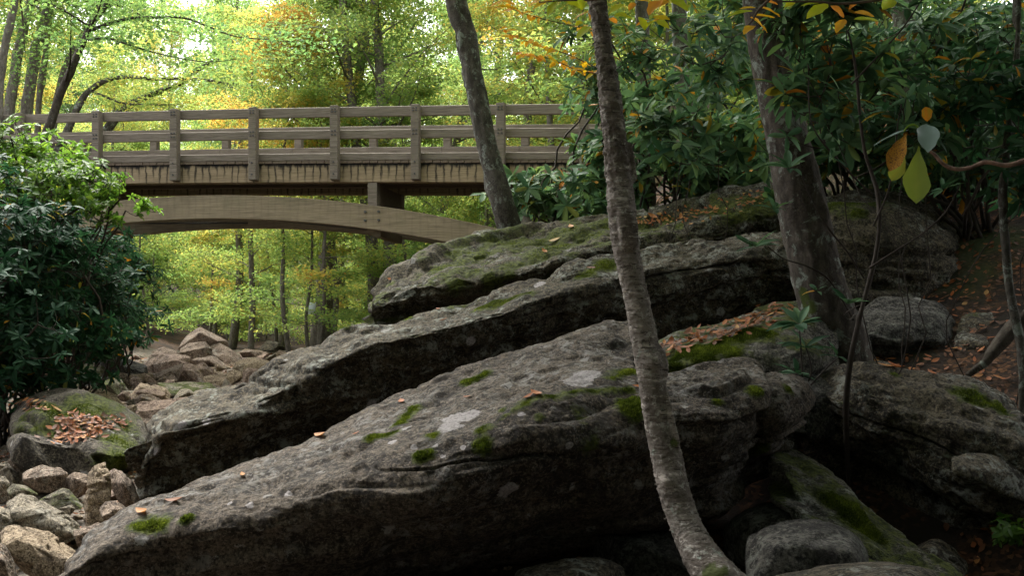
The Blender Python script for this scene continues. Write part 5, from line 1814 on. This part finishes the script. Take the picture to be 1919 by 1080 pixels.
def make_shrubs():
    # left bank
    G = 'rhododendrons on the creek bank'
    shrub('dense dark rhododendron filling the left edge above the mossy boulder', gpt(-20, 11.3), [vol(-20, 470, 11.3, 130, 150, 1.0), vol(60, 560, 11.0, 110, 130, 0.9), vol(20, 660, 10.8, 90, 90, .6), vol(70, 690, 11.0, 50, 40, .4), vol(110, 690, 12.0, 80, 35, .5), vol(10, 725, 10.9, 60, 40, .4)], 1050, 0.125, 201, group=G, tint=(0.20, 0.12), old=0.02)
    shrub('rhododendron below the arch end with drooping leaves over the creek', gpt(140, 14.0), [vol(110, 460, 14.0, 110, 70, 1.2), vol(130, 560, 13.6, 100, 90, 1.1), vol(195, 610, 14.2, 55, 55, .8), vol(110, 640, 13.2, 80, 50, .7), vol(190, 660, 13.4, 60, 30, .5)], 1040, 0.125, 202, group=G, tint=(0.22, 0.12), old=0.03)
    shrub('blue-green rhododendron mass ending at the far stone pile', gpt(215, 18.0), [vol(205, 520, 18.0, 70, 70, 1.2), vol(160, 540, 18.5, 90, 100, 1.3), vol(215, 600, 17.6, 55, 50, .9), vol(225, 635, 17.0, 45, 26, .6), vol(215, 470, 18.0, 40, 40, .6)], 760, 0.14, 203, group=G, tint=(0.34, 0.13), old=0.03)
    shrub('rhododendron hanging low over the tan block', gpt(20, 12.6), [vol(40, 610, 12.4, 80, 80, .8), vol(-30, 680, 11.8, 70, 70, .8), vol(90, 500, 12.8, 90, 90, .9)], 600, 0.125, 204, group=G, tint=(0.18, 0.11), old=0.02)
    shrub('bright green leafy shrub against the bridge end', gpt(90, 13.2), [vol(60, 300, 13.0, 110, 60, 1.0), vol(160, 340, 12.6, 90, 50, .9), vol(215, 385, 12.6, 50, 35, .7), vol(-10, 340, 12.6, 80, 90, 1.0)], 900, 0.095, 205, 'green_shrub', 0.42, (0.5, 0.2), 0.03, group=None, name='leafy_shrub', per=(5, 8), shell=0.3)
    # behind the upper boulder
    H = 'rhododendrons behind the boulders'
    shrub('rhododendron with silvery leaves spreading over the leaning tree foot', gpt(1060, 13.8), [vol(1050, 350, 13.4, 85, 50, 1.0), vol(1140, 290, 13.4, 45, 55, .9), vol(1000, 390, 13.2, 50, 32, .6), vol(1120, 370, 13.0, 70, 50, .8), vol(1135, 170, 13.6, 40, 50, .7)], 330, 0.21, 206, group=H, tint=(0.60, 0.12), old=0.04)
    shrub('rhododendron between the birch and the broad trunk, low on the boulder', gpt(1290, 13.4), [vol(1270, 330, 13.2, 110, 55, 1.0), vol(1350, 330, 13.2, 90, 60, .9), vol(1220, 340, 12.9, 70, 60, .7), vol(1400, 300, 12.8, 60, 80, .8)], 330, 0.20, 207, group=H, tint=(0.62, 0.12), old=0.04)
    shrub('tall open rhododendron crossing above the slim lichen-marked trunk', gpt(1250, 11.4) + (0, 1.6, 0), [vol(1200, 170, 12.6, 85, 80, 1.0), vol(1300, 190, 12.4, 110, 90, 1.0), vol(1130, 80, 12.6, 55, 45, .8), vol(1350, 80, 12.6, 90, 70, 1.0)], 210, 0.19, 208, group=H, tint=(0.58, 0.13), old=0.05)
    shrub('rhododendron crowding the far side of the broad trunk', gpt(1600, 10.9), [vol(1580, 200, 10.6, 110, 90, 1.0), vol(1640, 280, 10.4, 100, 70, .9), vol(1560, 90, 10.8, 100, 80, 1.0), vol(1500, 300, 10.9, 60, 60, .7), vol(1520, 180, 10.4, 60, 120, .8)], 360, 0.18, 209, group=H, tint=(0.56, 0.14), old=0.05)
    shrub('rhododendron filling the upper corner of the bank', gpt(1820, 10.0), [vol(1800, 120, 9.8, 140, 110, 1.1), vol(1870, 250, 9.6, 100, 90, 1.0), vol(1740, 60, 10.2, 110, 80, 1.0), vol(1920, 60, 9.4, 90, 100, 1.0), vol(1680, 180, 9.8, 90, 90, .9)], 430, 0.17, 210, group=H, tint=(0.54, 0.14), old=0.05)
    shrub('low rhododendron behind the hanging orange leaf', gpt(1790, 11.4), [vol(1770, 310, 11.4, 110, 60, .7), vol(1850, 370, 11.0, 80, 50, .6), vol(1700, 290, 11.6, 80, 50, .6), vol(1850, 290, 11.2, 90, 60, .7)], 440, 0.15, 211, group=H, tint=(0.54, 0.14), old=0.06)
    shrub('rhododendron standing nearest the picture corner', gpt(1900, 7.2), [vol(1890, 330, 6.9, 90, 80, .6), vol(1930, 180, 6.7, 90, 110, .6), vol(1820, 180, 7.0, 80, 60, .6)], 170, 0.13, 212, group=H, tint=(0.30, 0.14), old=0.06, segs=4, stem_r=0.006, leaders=1)
    shrub('open rhododendron reaching in front of the broad trunk', gpt(1660, 7.3), [vol(1630, 170, 6.8, 90, 110, .5), vol(1530, 230, 6.7, 60, 110, .4), vol(1700, 290, 6.9, 80, 60, .5), vol(1560, 60, 6.7, 90, 60, .5)], 130, 0.16, 214, group=H, tint=(0.54, 0.14), old=0.06, segs=4, stem_r=0.006, leaders=1)
    shrub('rhododendron sprays between the birch and the broad trunk', gpt(1320, 10.9), [vol(1300, 120, 9.4, 90, 90, .7), vol(1360, 240, 9.6, 70, 90, .7), vol(1250, 270, 9.8, 60, 70, .6)], 150, 0.17, 215, group=H, tint=(0.58, 0.14), old=0.06, segs=4, stem_r=0.006, leaders=1)
    # dark stand further up the bank
    for i, (u, Y, v0) in enumerate(((1640, 15.5, 180), (1790, 14.5, 140), (1930, 13.5, 110))):
        b = gpt(u, Y)
        top = P(u, v0, Y)
        shrub('dim rhododendron of the thicket up the bank behind the nearer shrubs', b, [((b + top) / 2 + (0, 0, .3), (1.5, 1.2, max(.8, (top - b)[2] * .55))), (top, (1.4, 1.1, .9))], 330, 0.17, 230 + i, group='thicket up the bank', tint=(0.36, 0.15), old=0.03)
    # small things by the hollow
    shrub('small green sprig in the hollow at the bottom corner', gpt(1895, 6.3) * (1, 1, 0) + (0, 0, P(1895, 1040, 5.9)[2]), [vol(1895, 985, 5.85, 30, 24, .12)], 26, 0.055, 213, 'green_shrub', 0.42, (0.35, 0.15), 0.0, name='sprig', stem_r=0.004, per=(4, 6))


make_shrubs()


def explicit_leaf(parent, base, tip, width, up, tint, mat, droop=0.12, name='leaf', segs=11, ob=0.85):
    """one large leaf as its own part: rounded blade, sunk midrib, from stalk base to tip"""
    base, tip = np.asarray(base, float), np.asarray(tip, float)
    L = np.linalg.norm(tip - base)
    al = (tip - base) / L
    nm = unit(np.asarray(up, float) - al * (np.asarray(up) @ al))
    sd = np.cross(al, nm)
    t = np.linspace(0, 1, segs)
    w = np.sin(np.pi * np.clip(t, 0, 1) ** ob) ** 0.75
    w = np.where(t < 0.08, 0.06, w)
    ph = (base[0] * 91 + base[2] * 57) % 6.28
    mid = base + al * (L * t)[:, None] + nm * (droop * L * (0.25 - (t - 0.5) ** 2))[:, None] + sd * (0.05 * L * np.sin(t * 2.6 + ph) * t)[:, None]
    cols = []
    for c, lift in ((-1, .30), (-.55, .16), (0, 0), (.55, .16), (1, .30)):
        wv = 1 + 0.07 * np.sin(t * 17 + ph * 3 + c) * (abs(c) > .9)
        cols.append(mid + sd * (c * width / 2 * w * wv)[:, None] + nm * (abs(c) * lift * width / 2 * w + 0.035 * width * np.sin(t * 11 + ph + 2 * c) * abs(c))[:, None])
    v = np.stack(cols, 1).reshape(-1, 3)
    i = np.arange(segs - 1)[:, None] * 5 + np.arange(4)[None]
    f = np.stack([i, i + 1, i + 6, i + 5], -1).reshape(-1, 4)
    rib = np.tile([0, 0, 1.0, 0, 0], segs)
    edge = np.tile([1.0, 0, 0, 0, 1.0], segs)
    tt = np.clip(tint + 0.10 * fbm(v * 70, 3, 3) + 0.06 * rib + 0.05 * edge * (tint > .3), 0, 1)
    return build(name, v, f, mat, parent, attrs={'tint': tt})


def foreground_plants():
    rng = np.random.default_rng(77)
    # the bare branch with the big hanging leaves
    Y = 2.6
    st = px_path([(2010, 265), (1960, 290), (1919, 302), (1885, 310), (1845, 304), (1815, 315), (1785, 316), (1765, 305), (1752, 290), (1735, 278)], Y)
    root = empty('rhododendron_branch', st[0])
    tag(root, 'pinkish bare branch with big hanging orange and green leaves at its tip', 'branch')
    v, f = tube(st, [.008, .0075, .007, .0065, .006, .0055, .0055, .005, .005, .004], 60, 10, fn=bark_fn(3, 0.0012))
    build('stem', v, f, plain_mat('pink_twig', (0.22, 0.13, 0.10), 0.7, 0.3, 0.5, 40), root)
    spotted = N('spotted_leaf')
    co = spotted.coord()
    sc = spotted.mix(spotted.ramp(spotted.noise(co, 260, 4, .7), .48, .62), (0.55, 0.24, 0.02), (0.16, 0.06, 0.015))
    sm = spotted.surf(sc, 0.5, 0.4)
    tw = px_path([(1735, 278), (1726, 250), (1720, 238), (1712, 233), (1700, 238), (1694, 246)], Y - 0.03)
    v, f = tube(tw, [.003, .0025, .002], 20, 6)
    build('stalk', v, f, M['green_shrub'], root, attrs={'tint': np.full(len(v), .9)})
    explicit_leaf(root, P(1699, 250, Y - .04), P(1666, 322, Y - .06), .046, (0, -1, .2), .5, sm, ob=1.5)
    explicit_leaf(root, P(1696, 290, Y + .02), P(1672, 340, Y + .03), .040, (0, -1, .2), .6, M['olive_leaf'], ob=1.5)
    explicit_leaf(root, P(1722, 274, Y - .05), P(1714, 382, Y - .07), .066, (-.15, -1, .1), .45, M['olive_leaf'], ob=1.7)
    explicit_leaf(root, P(1738, 233, Y - .04), P(1739, 287, Y - .10), .056, (0, -.75, .65), .6, M['sky_sheen_leaf'])
    explicit_leaf(root, P(1703, 243, Y - .02), P(1638, 272, Y + .03), .022, (.2, -.5, .9), .3, M['sky_sheen_leaf'])
    explicit_leaf(root, P(1735, 200, Y + .05), P(1737, 228, Y + .05), .03, (0, -1, .2), .97, M['rhodo'])

    # the thin forked stem before the dark boulder, with its own whorls
    def whorl(parent, u, v, Y, n, leaf, tilt=(0, -0.3, 1), tint=.42, old=0):
        c = P(u, v, Y)
        ax = unit(np.array(tilt))
        a = unit(np.cross(ax, (0.3, 1, 0.1)))
        b = np.cross(ax, a)
        for i in range(n):
            an = i * 2.399 + rng.normal(0, .2)
            op = math.radians(rng.uniform(45, 105))
            al = unit((math.cos(an) * a + math.sin(an) * b) * math.sin(op) + ax * math.cos(op) + (0, 0, -.1))
            L = leaf * rng.uniform(.75, 1.2)
            t = np.clip(tint + rng.normal(0, .12), 0.1, .78) if i >= old else .93
            explicit_leaf(parent, c + al * 0.008, c + al * L, L * .30, ax + rng.normal(0, .12, 3), t, M['rhodo'], 0.2, segs=7)

    base = gpt(1590, 6.9)
    root = empty('rhododendron_sapling', base)
    tag(root, 'thin forked rhododendron stem before the square-shouldered boulder, few leaf whorls', 'shrub')
    main = np.concatenate([[base], px_path([(1600, 640), (1612, 590), (1625, 540), (1640, 480), (1648, 420), (1645, 360), (1622, 290), (1612, 220), (1606, 150), (1598, 95), (1590, 60)], 6.3)])
    v, f = tube(main, [.016, .013, .011, .009, .006], 80, 8, fn=bark_fn(9, .002))
    build('stem', v, f, M['stem'], root)
    forks = [([(1630, 520), (1590, 470), (1550, 430), (1515, 385), (1490, 345), (1478, 318)], [(1478, 315, 9, .15), (1452, 392, 8, .13)]),
             ([(1640, 500), (1680, 470), (1720, 440), (1750, 405), (1765, 360)], [(1768, 355, 7, .12)]),
             ([(1648, 420), (1665, 360), (1668, 300), (1664, 240), (1660, 215)], [(1660, 208, 8, .14)]),
             ([(1645, 360), (1600, 330), (1560, 300), (1510, 250), (1492, 140)], [(1492, 138, 10, .17), (1560, 296, 7, .12)]),
             ([(1606, 150), (1640, 110), (1680, 60), (1700, 20)], [(1700, 15, 8, .14), (1645, 105, 7, .13)]),
             ([(1610, 600), (1580, 560), (1545, 520), (1500, 500), (1455, 490), (1420, 470)], [(1415, 463, 9, .15)]),
             ([(1612, 590), (1590, 600), (1570, 590), (1585, 575)], [(1588, 570, 7, .13), (1530, 545, 5, .09)])]
    for lst, wh in forks:
        q = px_path(lst, 6.2)
        q[:, 1] += np.linspace(0.1, -0.25, len(q))
        v, f = tube(q, [.008, .006, .004, .003], 30, 6, fn=bark_fn(5, .001))
        build('stem', v, f, M['stem'], root)
        for (u, vv, n, lf) in wh:
            whorl(root, u, vv, float(q[-1, 1]), n, lf, (rng.normal(0, .2), -.35, 1), .45, int(rng.random() < .45))
    for (u, vv, n, lf) in ((1598, 92, 9, .16), (1612, 215, 7, .13)):
        whorl(root, u, vv, 6.3, n, lf, (0, -.3, 1), .45)

    # the low plant on the mossy ledge
    base = P(1505, 735, 6.55)
    root = empty('rhododendron_seedling', base)
    tag(root, 'low rhododendron seedling with long leaves growing beside the mossy ledge', 'shrub')
    for lst, (u, vv, n, lf) in (([(1505, 735), (1503, 690), (1500, 640), (1498, 612)], (1498, 608, 11, .20)), ([(1505, 735), (1520, 700), (1515, 665), (1510, 650)], (1510, 652, 9, .19)),
                                ([(1503, 735), (1495, 715), (1492, 705), (1492, 700)], (1492, 700, 8, .15)), ([(1508, 735), (1540, 700), (1560, 680), (1570, 672)], (1568, 668, 6, .14))):
        q = px_path(lst, 6.4)
        v, f = tube(q, [.007, .004], 16, 6)
        build('stem', v, f, M['stem'], root)
        whorl(root, u, vv, 6.4, n, lf, (rng.normal(0, .1), -.25, 1), .36)

    # autumn twigs hanging in at the top
    def twig(label, path, Y, leaves):
        q = px_path(path, Y)
        r = empty('leafy_twig', q[0])
        tag(r, label, 'twig')
        v, f = tube(q, [.005, .004, .002], 30, 6)
        build('stem', v, f, M['twig'], r)
        for (u0, v0, u1, v1, w, t) in leaves:
            Yl = Y + rng.uniform(-.08, .08)
            explicit_leaf(r, P(u0, v0, Yl + rng.uniform(-.02, .02)), P(u1, v1, Yl + rng.uniform(-.05, .05)), w / F * Yl, (rng.normal(0, .35), -.7, .75), t, M['yellow_leaf'], 0.15)
    twig('yellow and green autumn twig hanging beside the top of the birch trunk', [(1240, -60), (1180, -20), (1120, -2), (1060, 0), (1010, 4)], 3.3,
         [(1035, 0, 1000, 18, 20, .75), (1045, 2, 1027, 32, 22, .25), (1055, -2, 1088, 16, 22, .2), (1085, -5, 1092, 20, 16, .3), (1060, -8, 1100, 4, 20, .6), (1107, 50, 1080, 73, 24, .22), (1100, 20, 1105, 38, 14, .9), (1012, 0, 990, 12, 16, .8), (1090, 40, 1078, 48, 12, .5)])
    twig('golden autumn twig reaching right from the birch top', [(1120, -40), (1180, -10), (1240, -4), (1290, -8), (1340, -20)], 3.2,
         [(1170, 8, 1140, 28, 22, .25), (1175, 28, 1150, 30, 18, .3), (1155, 28, 1186, 36, 14, .3), (1240, 0, 1213, 28, 26, .85), (1250, 0, 1236, 12, 18, .95), (1255, -2, 1291, 20, 22, .15), (1200, 32, 1206, 56, 22, .25), (1228, 38, 1210, 52, 14, .4),
          (1224, 32, 1256, 38, 14, .55), (1230, 38, 1256, 52, 13, .3), (1195, 0, 1226, 6, 12, .7), (1190, 5, 1178, 20, 12, .95), (1345, -6, 1370, 2, 10, .95), (1143, 34, 1156, 44, 14, .95)])
    twig('golden autumn twig hanging before the broad trunk', [(1470, -30), (1440, 0), (1420, 20), (1408, 40), (1400, 48)], 3.0,
         [(1410, 20, 1362, 32, 14, .25), (1416, 14, 1384, 17, 8, .65), (1426, 14, 1462, 32, 22, .85), (1412, 28, 1454, 34, 10, .7), (1406, 32, 1437, 60, 24, .72), (1414, 48, 1392, 64, 20, .82), (1434, 2, 1458, 8, 12, .95)])
    twig('long autumn twig crossing the top above the rhododendrons', [(1720, -20), (1640, 0), (1580, 6), (1520, 2), (1460, 2), (1400, -4)], 3.1,
         [(1552, 8, 1512, 36, 24, .2), (1556, 10, 1582, 33, 22, .92), (1584, 36, 1565, 62, 18, .75), (1600, 36, 1648, 40, 14, .2), (1600, 22, 1640, 30, 12, .9), (1672, -4, 1656, 20, 26, .3), (1640, -2, 1690, -6, 16, .5), (1545, 4, 1500, 10, 10, .3), (1490, 4, 1470, 14, 12, .4), (1610, 2, 1590, 18, 12, .95)])
    # yellow sprays in the middle distance by the leaning trunk
    q = [([(1130, 60), (1060, 45), (1000, 30), (950, 10), (930, -10)], 9.0, 'golden-leaved twig high between the leaning trunk and the birch'),
         ([(1125, 130), (1060, 100), (1010, 85), (970, 70), (935, 55)], 9.0, 'golden-leaved twig reaching to the leaning trunk'),
         ([(1130, 140), (1080, 130), (1030, 110), (1000, 105), (975, 100)], 9.2, 'golden-leaved twig below the reaching one')]
    for path, Y, lab in q:
        lv = []
        pp = np.array(path, float)
        for i in range(40):
            t = rng.uniform(0, 1) * (len(pp) - 1.001)
            a = pp[int(t)] * (1 - t % 1) + pp[int(t) + 1] * (t % 1) + rng.normal(0, 1.5, 2)
            b = a + (rng.normal(0, 13), rng.uniform(-5, 13))
            lv.append((a[0], a[1], b[0], b[1], rng.uniform(8, 12), rng.uniform(.6, .9)))
        twig(lab, path, Y, lv)


foreground_plants()


def litter():
    rng = np.random.default_rng(55)

    def one_leaf(c, nrm, L, W, curl, ang):
        a = unit(np.cross(nrm, (math.cos(ang), math.sin(ang), .1)))
        b = np.cross(nrm, a)
        t = np.linspace(0, 1, 5)
        w = np.array([.08, .75, 1.0, .7, .05])
        rows = []
        for tt, ww in zip(t, w):
            m = c + a * (tt - .5) * L + nrm * (0.006 + curl * L * (tt - .5) ** 2)
            h = W * .5 * ww
            rows += [m - b * h + nrm * h * curl * .7, m, m + b * h + nrm * h * curl * .7]
        f = []
        for r in range(4):
            for k in (0, 1):
                q = r * 3 + k
                f.append((q, q + 1, q + 4, q + 3))
        return np.array(rows), np.array(f)

    singles = [
        ('front', 1005, 737, 0.13, .72, 'small curled orange leaf by the moss line of the front slab', 0.6), ('front', 992, 742, 0.10, .45, 'reddish leaf beside the curled orange leaf on the front slab', 2.2),
        ('front', 874, 741, 0.07, .55, 'rust leaf above the big white lichen patch', 1.0), ('front', 752, 750, 0.13, .62, 'long curled leaf on the ridge of the front slab', 0.2),
        ('front', 600, 815, 0.16, .66, 'dry tan leaf on the low ridge of the front slab', 0.7), ('front', 455, 890, 0.09, .8, 'yellow leaf on the lower ridge of the front slab', 0.4),
        ('front', 325, 938, 0.14, .5, 'curled rust leaf near the tip of the front slab', 1.3), ('front', 268, 960, 0.15, .86, 'long yellow leaf lying at the tip of the front slab', 0.8),
        ('front', 1195, 724, 0.09, .55, 'orange leaf caught against the birch trunk', 1.6), ('front', 665, 560 + 250, 0.06, .5, 'tiny brown leaf on the shoulder of the front slab', 2.0),
        ('mid', 822, 577, 0.10, .5, 'red-brown leaf on the plate of the long dark slab', 0.5), ('mid', 826, 594, 0.12, .55, 'thin tan leaf hanging at the edge of the long dark slab', 2.3), ('mid', 1108, 500, 0.14, .3, 'dull pink leaf on the mossy seam of the long dark slab', 1.0),
        ('top', 1068, 423, 0.20, .78, 'pale orange leaf on the crest of the uppermost boulder', 0.1), ('top', 1038, 448, 0.18, .88, 'pale tan leaf upright on the uppermost boulder', 1.2), ('top', 1020, 470, 0.15, .8, 'pale leaf below the crest of the uppermost boulder', 0.4),
        ('top', 728, 522, 0.09, .7, 'lone orange leaf on the nose of the uppermost boulder', 0.7), ('top', 1222, 405, 0.18, .72, 'salmon leaf on the crest behind the birch', 0.9),
        ('right', 1680, 686, 0.20, .55, 'brown curled leaf on top of the hulking boulder', 0.4), ('right', 1660, 682, 0.16, .75, 'orange leaf on top of the hulking boulder', 1.4), ('right', 1745, 695, 0.14, .62, 'tan leaf along the top edge of the hulking boulder', 0.1),
        ('ledge', 1422, 706, 0.13, .78, 'golden leaf at the foot of the mossy ledge', 0.6), ('leafy', 105, 762, 0.16, .97, 'pale yellow leaf on the mossy shoulder of the leafy boulder', 1.5), ('leafy', 127, 768, 0.12, .97, 'smaller pale yellow leaf on the leafy boulder', 0.5),
    ]
    for key, u, v, L, t, lab, ang in singles:
        V, Nn, _ = ROCK[key]
        k = spot(V, u, v, 8)
        near = np.linalg.norm(V - V[k], axis=1) < 0.6 * L
        nrm = unit(Nn[near].mean(0))
        lift = ((V[near] - V[k]) @ nrm).max() * 0.5
        vv, ff = one_leaf(V[k] + nrm * (lift - 0.006), nrm, L * .8, L * .32, rng.uniform(.25, .7), ang)
        o = build('fallen_leaf', vv, ff, M['litter'], attrs={'tint': np.full(len(vv), t)})
        tag(o, lab, 'leaf', 'fallen leaves on the rocks')

    def heap(label, pts, nrms, size, tint=(0.5, 0.22)):
        bag = Bag()
        for p, n in zip(pts, nrms):
            n = unit(n + rng.normal(0, .22, 3))
            L = size * rng.uniform(.6, 1.3)
            vv, ff = one_leaf(p + n * rng.uniform(0.002, 0.018), n, L, L * rng.uniform(.4, .6), rng.uniform(.1, .5), rng.uniform(0, 6.28))
            bag.add(vv, ff, np.clip(rng.normal(*tint), 0, 1))
        v, f, t = bag.get()
        o = build('leaf_litter', v, f, M['litter'], attrs={'tint': t})
        tag(o, label, 'leaves', kind='stuff')

    def on_rock(key, lst, n, spread):
        V, Nn, _ = ROCK[key]
        P_, N_ = [], []
        up = np.where(Nn[:, 2] > .25)[0]
        pu, pv = proj(V[up])
        for _ in range(n):
            a, b = lst[int(rng.integers(len(lst)))], rng.normal(0, 1, 2)
            u, v = a[0] + b[0] * spread[0], a[1] + b[1] * spread[1]
            d2 = (pu - u) ** 2 + (pv - v) ** 2
            kk = np.where(d2 < 90)[0]
            if len(kk) == 0:
                continue
            j = up[kk[np.argmin(V[up[kk], 1])]]
            P_.append(V[j]); N_.append(Nn[j])
        return np.array(P_), np.array(N_)

    heap('orange leaves lying on the mossy ledge rock', *on_rock('ledge', [(1260, 645), (1300, 628), (1340, 620), (1380, 608), (1410, 598), (1430, 590), (1460, 575)], 260, (14, 7)), 0.068, (0.45, 0.2))
    heap('orange leaves scattered on the broad mossy boulder', *on_rock('leafy', [(130, 785), (150, 780), (170, 785), (190, 790), (210, 790), (120, 815), (140, 812), (165, 808), (60, 752)], 330, (16, 6)), 0.068)
    heap('crumbs of dry leaves along the crest of the uppermost boulder', *on_rock('top', [(1210, 408), (1260, 398), (1300, 392), (1340, 386), (1390, 372), (1430, 358), (1250, 405)], 150, (24, 5)), 0.055, (0.72, 0.15))

    def on_ground(n, xf, yf, size, label, tint=(0.45, 0.22), cond=None):
        x, y = xf(n), yf(n)
        z = ground_z(x, y)
        P_ = np.stack([x, y, z + .004], -1)
        e = 0.05
        nx = -(ground_z(x + e, y) - ground_z(x - e, y)) / (2 * e)
        ny = -(ground_z(x, y + e) - ground_z(x, y - e)) / (2 * e)
        heap(label, P_, unit(np.stack([nx, ny, np.ones(n)], -1)), size, tint)
    on_ground(4200, lambda n: rng.uniform(2.8, 7.0, n), lambda n: rng.uniform(5.6, 12.0, n), 0.062, 'red-brown leaf litter covering the bank')
    on_ground(1500, lambda n: rng.uniform(-7.5, -2.0, n), lambda n: rng.uniform(5.8, 11.5, n), 0.075, 'orange leaf litter between the near creek stones', (0.55, 0.2))
    on_ground(1500, lambda n: rng.uniform(-10, -3.5, n), lambda n: rng.uniform(11.5, 30, n), 0.10, 'leaf litter further up the creek bed', (0.45, 0.2))


litter()
# the dark bough lying on the bank
q = px_path([(1812, 705), (1845, 680), (1875, 645), (1900, 615), (1925, 590), (1960, 560)], 7.6)
v, f = tube(q, [.022, .03, .036, .04, .042, .045], 50, 10, fn=bark_fn(91, .008))
tag(build('fallen_bough', v, f, M['bark_dark']), 'dark crooked bough lying across the leafy bank', 'branch')


# unseen leaf mass behind and over the viewpoint, added to shade the rocks
def unseen_shade_leaves():
    rng = np.random.default_rng(99)
    c, sz = [], []
    for n, lo, hi, L in ((40000, (-16, -13, 0.2), (16, -3.0, 13), 0.42), (9000, (5.5, -3, 1.0), (13, 4.5, 12), 0.42), (9000, (-14, -3, 0.5), (-6.5, 4.5, 11), 0.42),
                         (22000, (-2.6, -3.0, 6.6), (6.3, 9.0, 10.2), 0.26)):
        p = rng.uniform(lo, hi, (n, 3))
        p = p[fbm(p * 0.35, 2, 5) > -0.35]
        c.append(p)
        sz.append(np.full(len(p), L))
    c, sz = np.concatenate(c), np.concatenate(sz)
    n = len(c)
    nrm = unit(rng.normal(0, 0.6, (n, 3)) + (0, 0, 0.7))
    al = unit(np.cross(nrm, rng.normal(0, 1, (n, 3))))
    v, f = leaf_cards(c, nrm, al, sz, 0.6, rng)
    o = build('unseen_shade_leaves', v, f, M['rhodo'], loc=(0, 0, 0), attrs={'tint': np.repeat(rng.uniform(.2, .7, n), 4)}, shade=False)
    tag(o, 'unseen leaf mass around the viewpoint, added to shade the rocks', 'woods', kind='stuff')


unseen_shade_leaves()
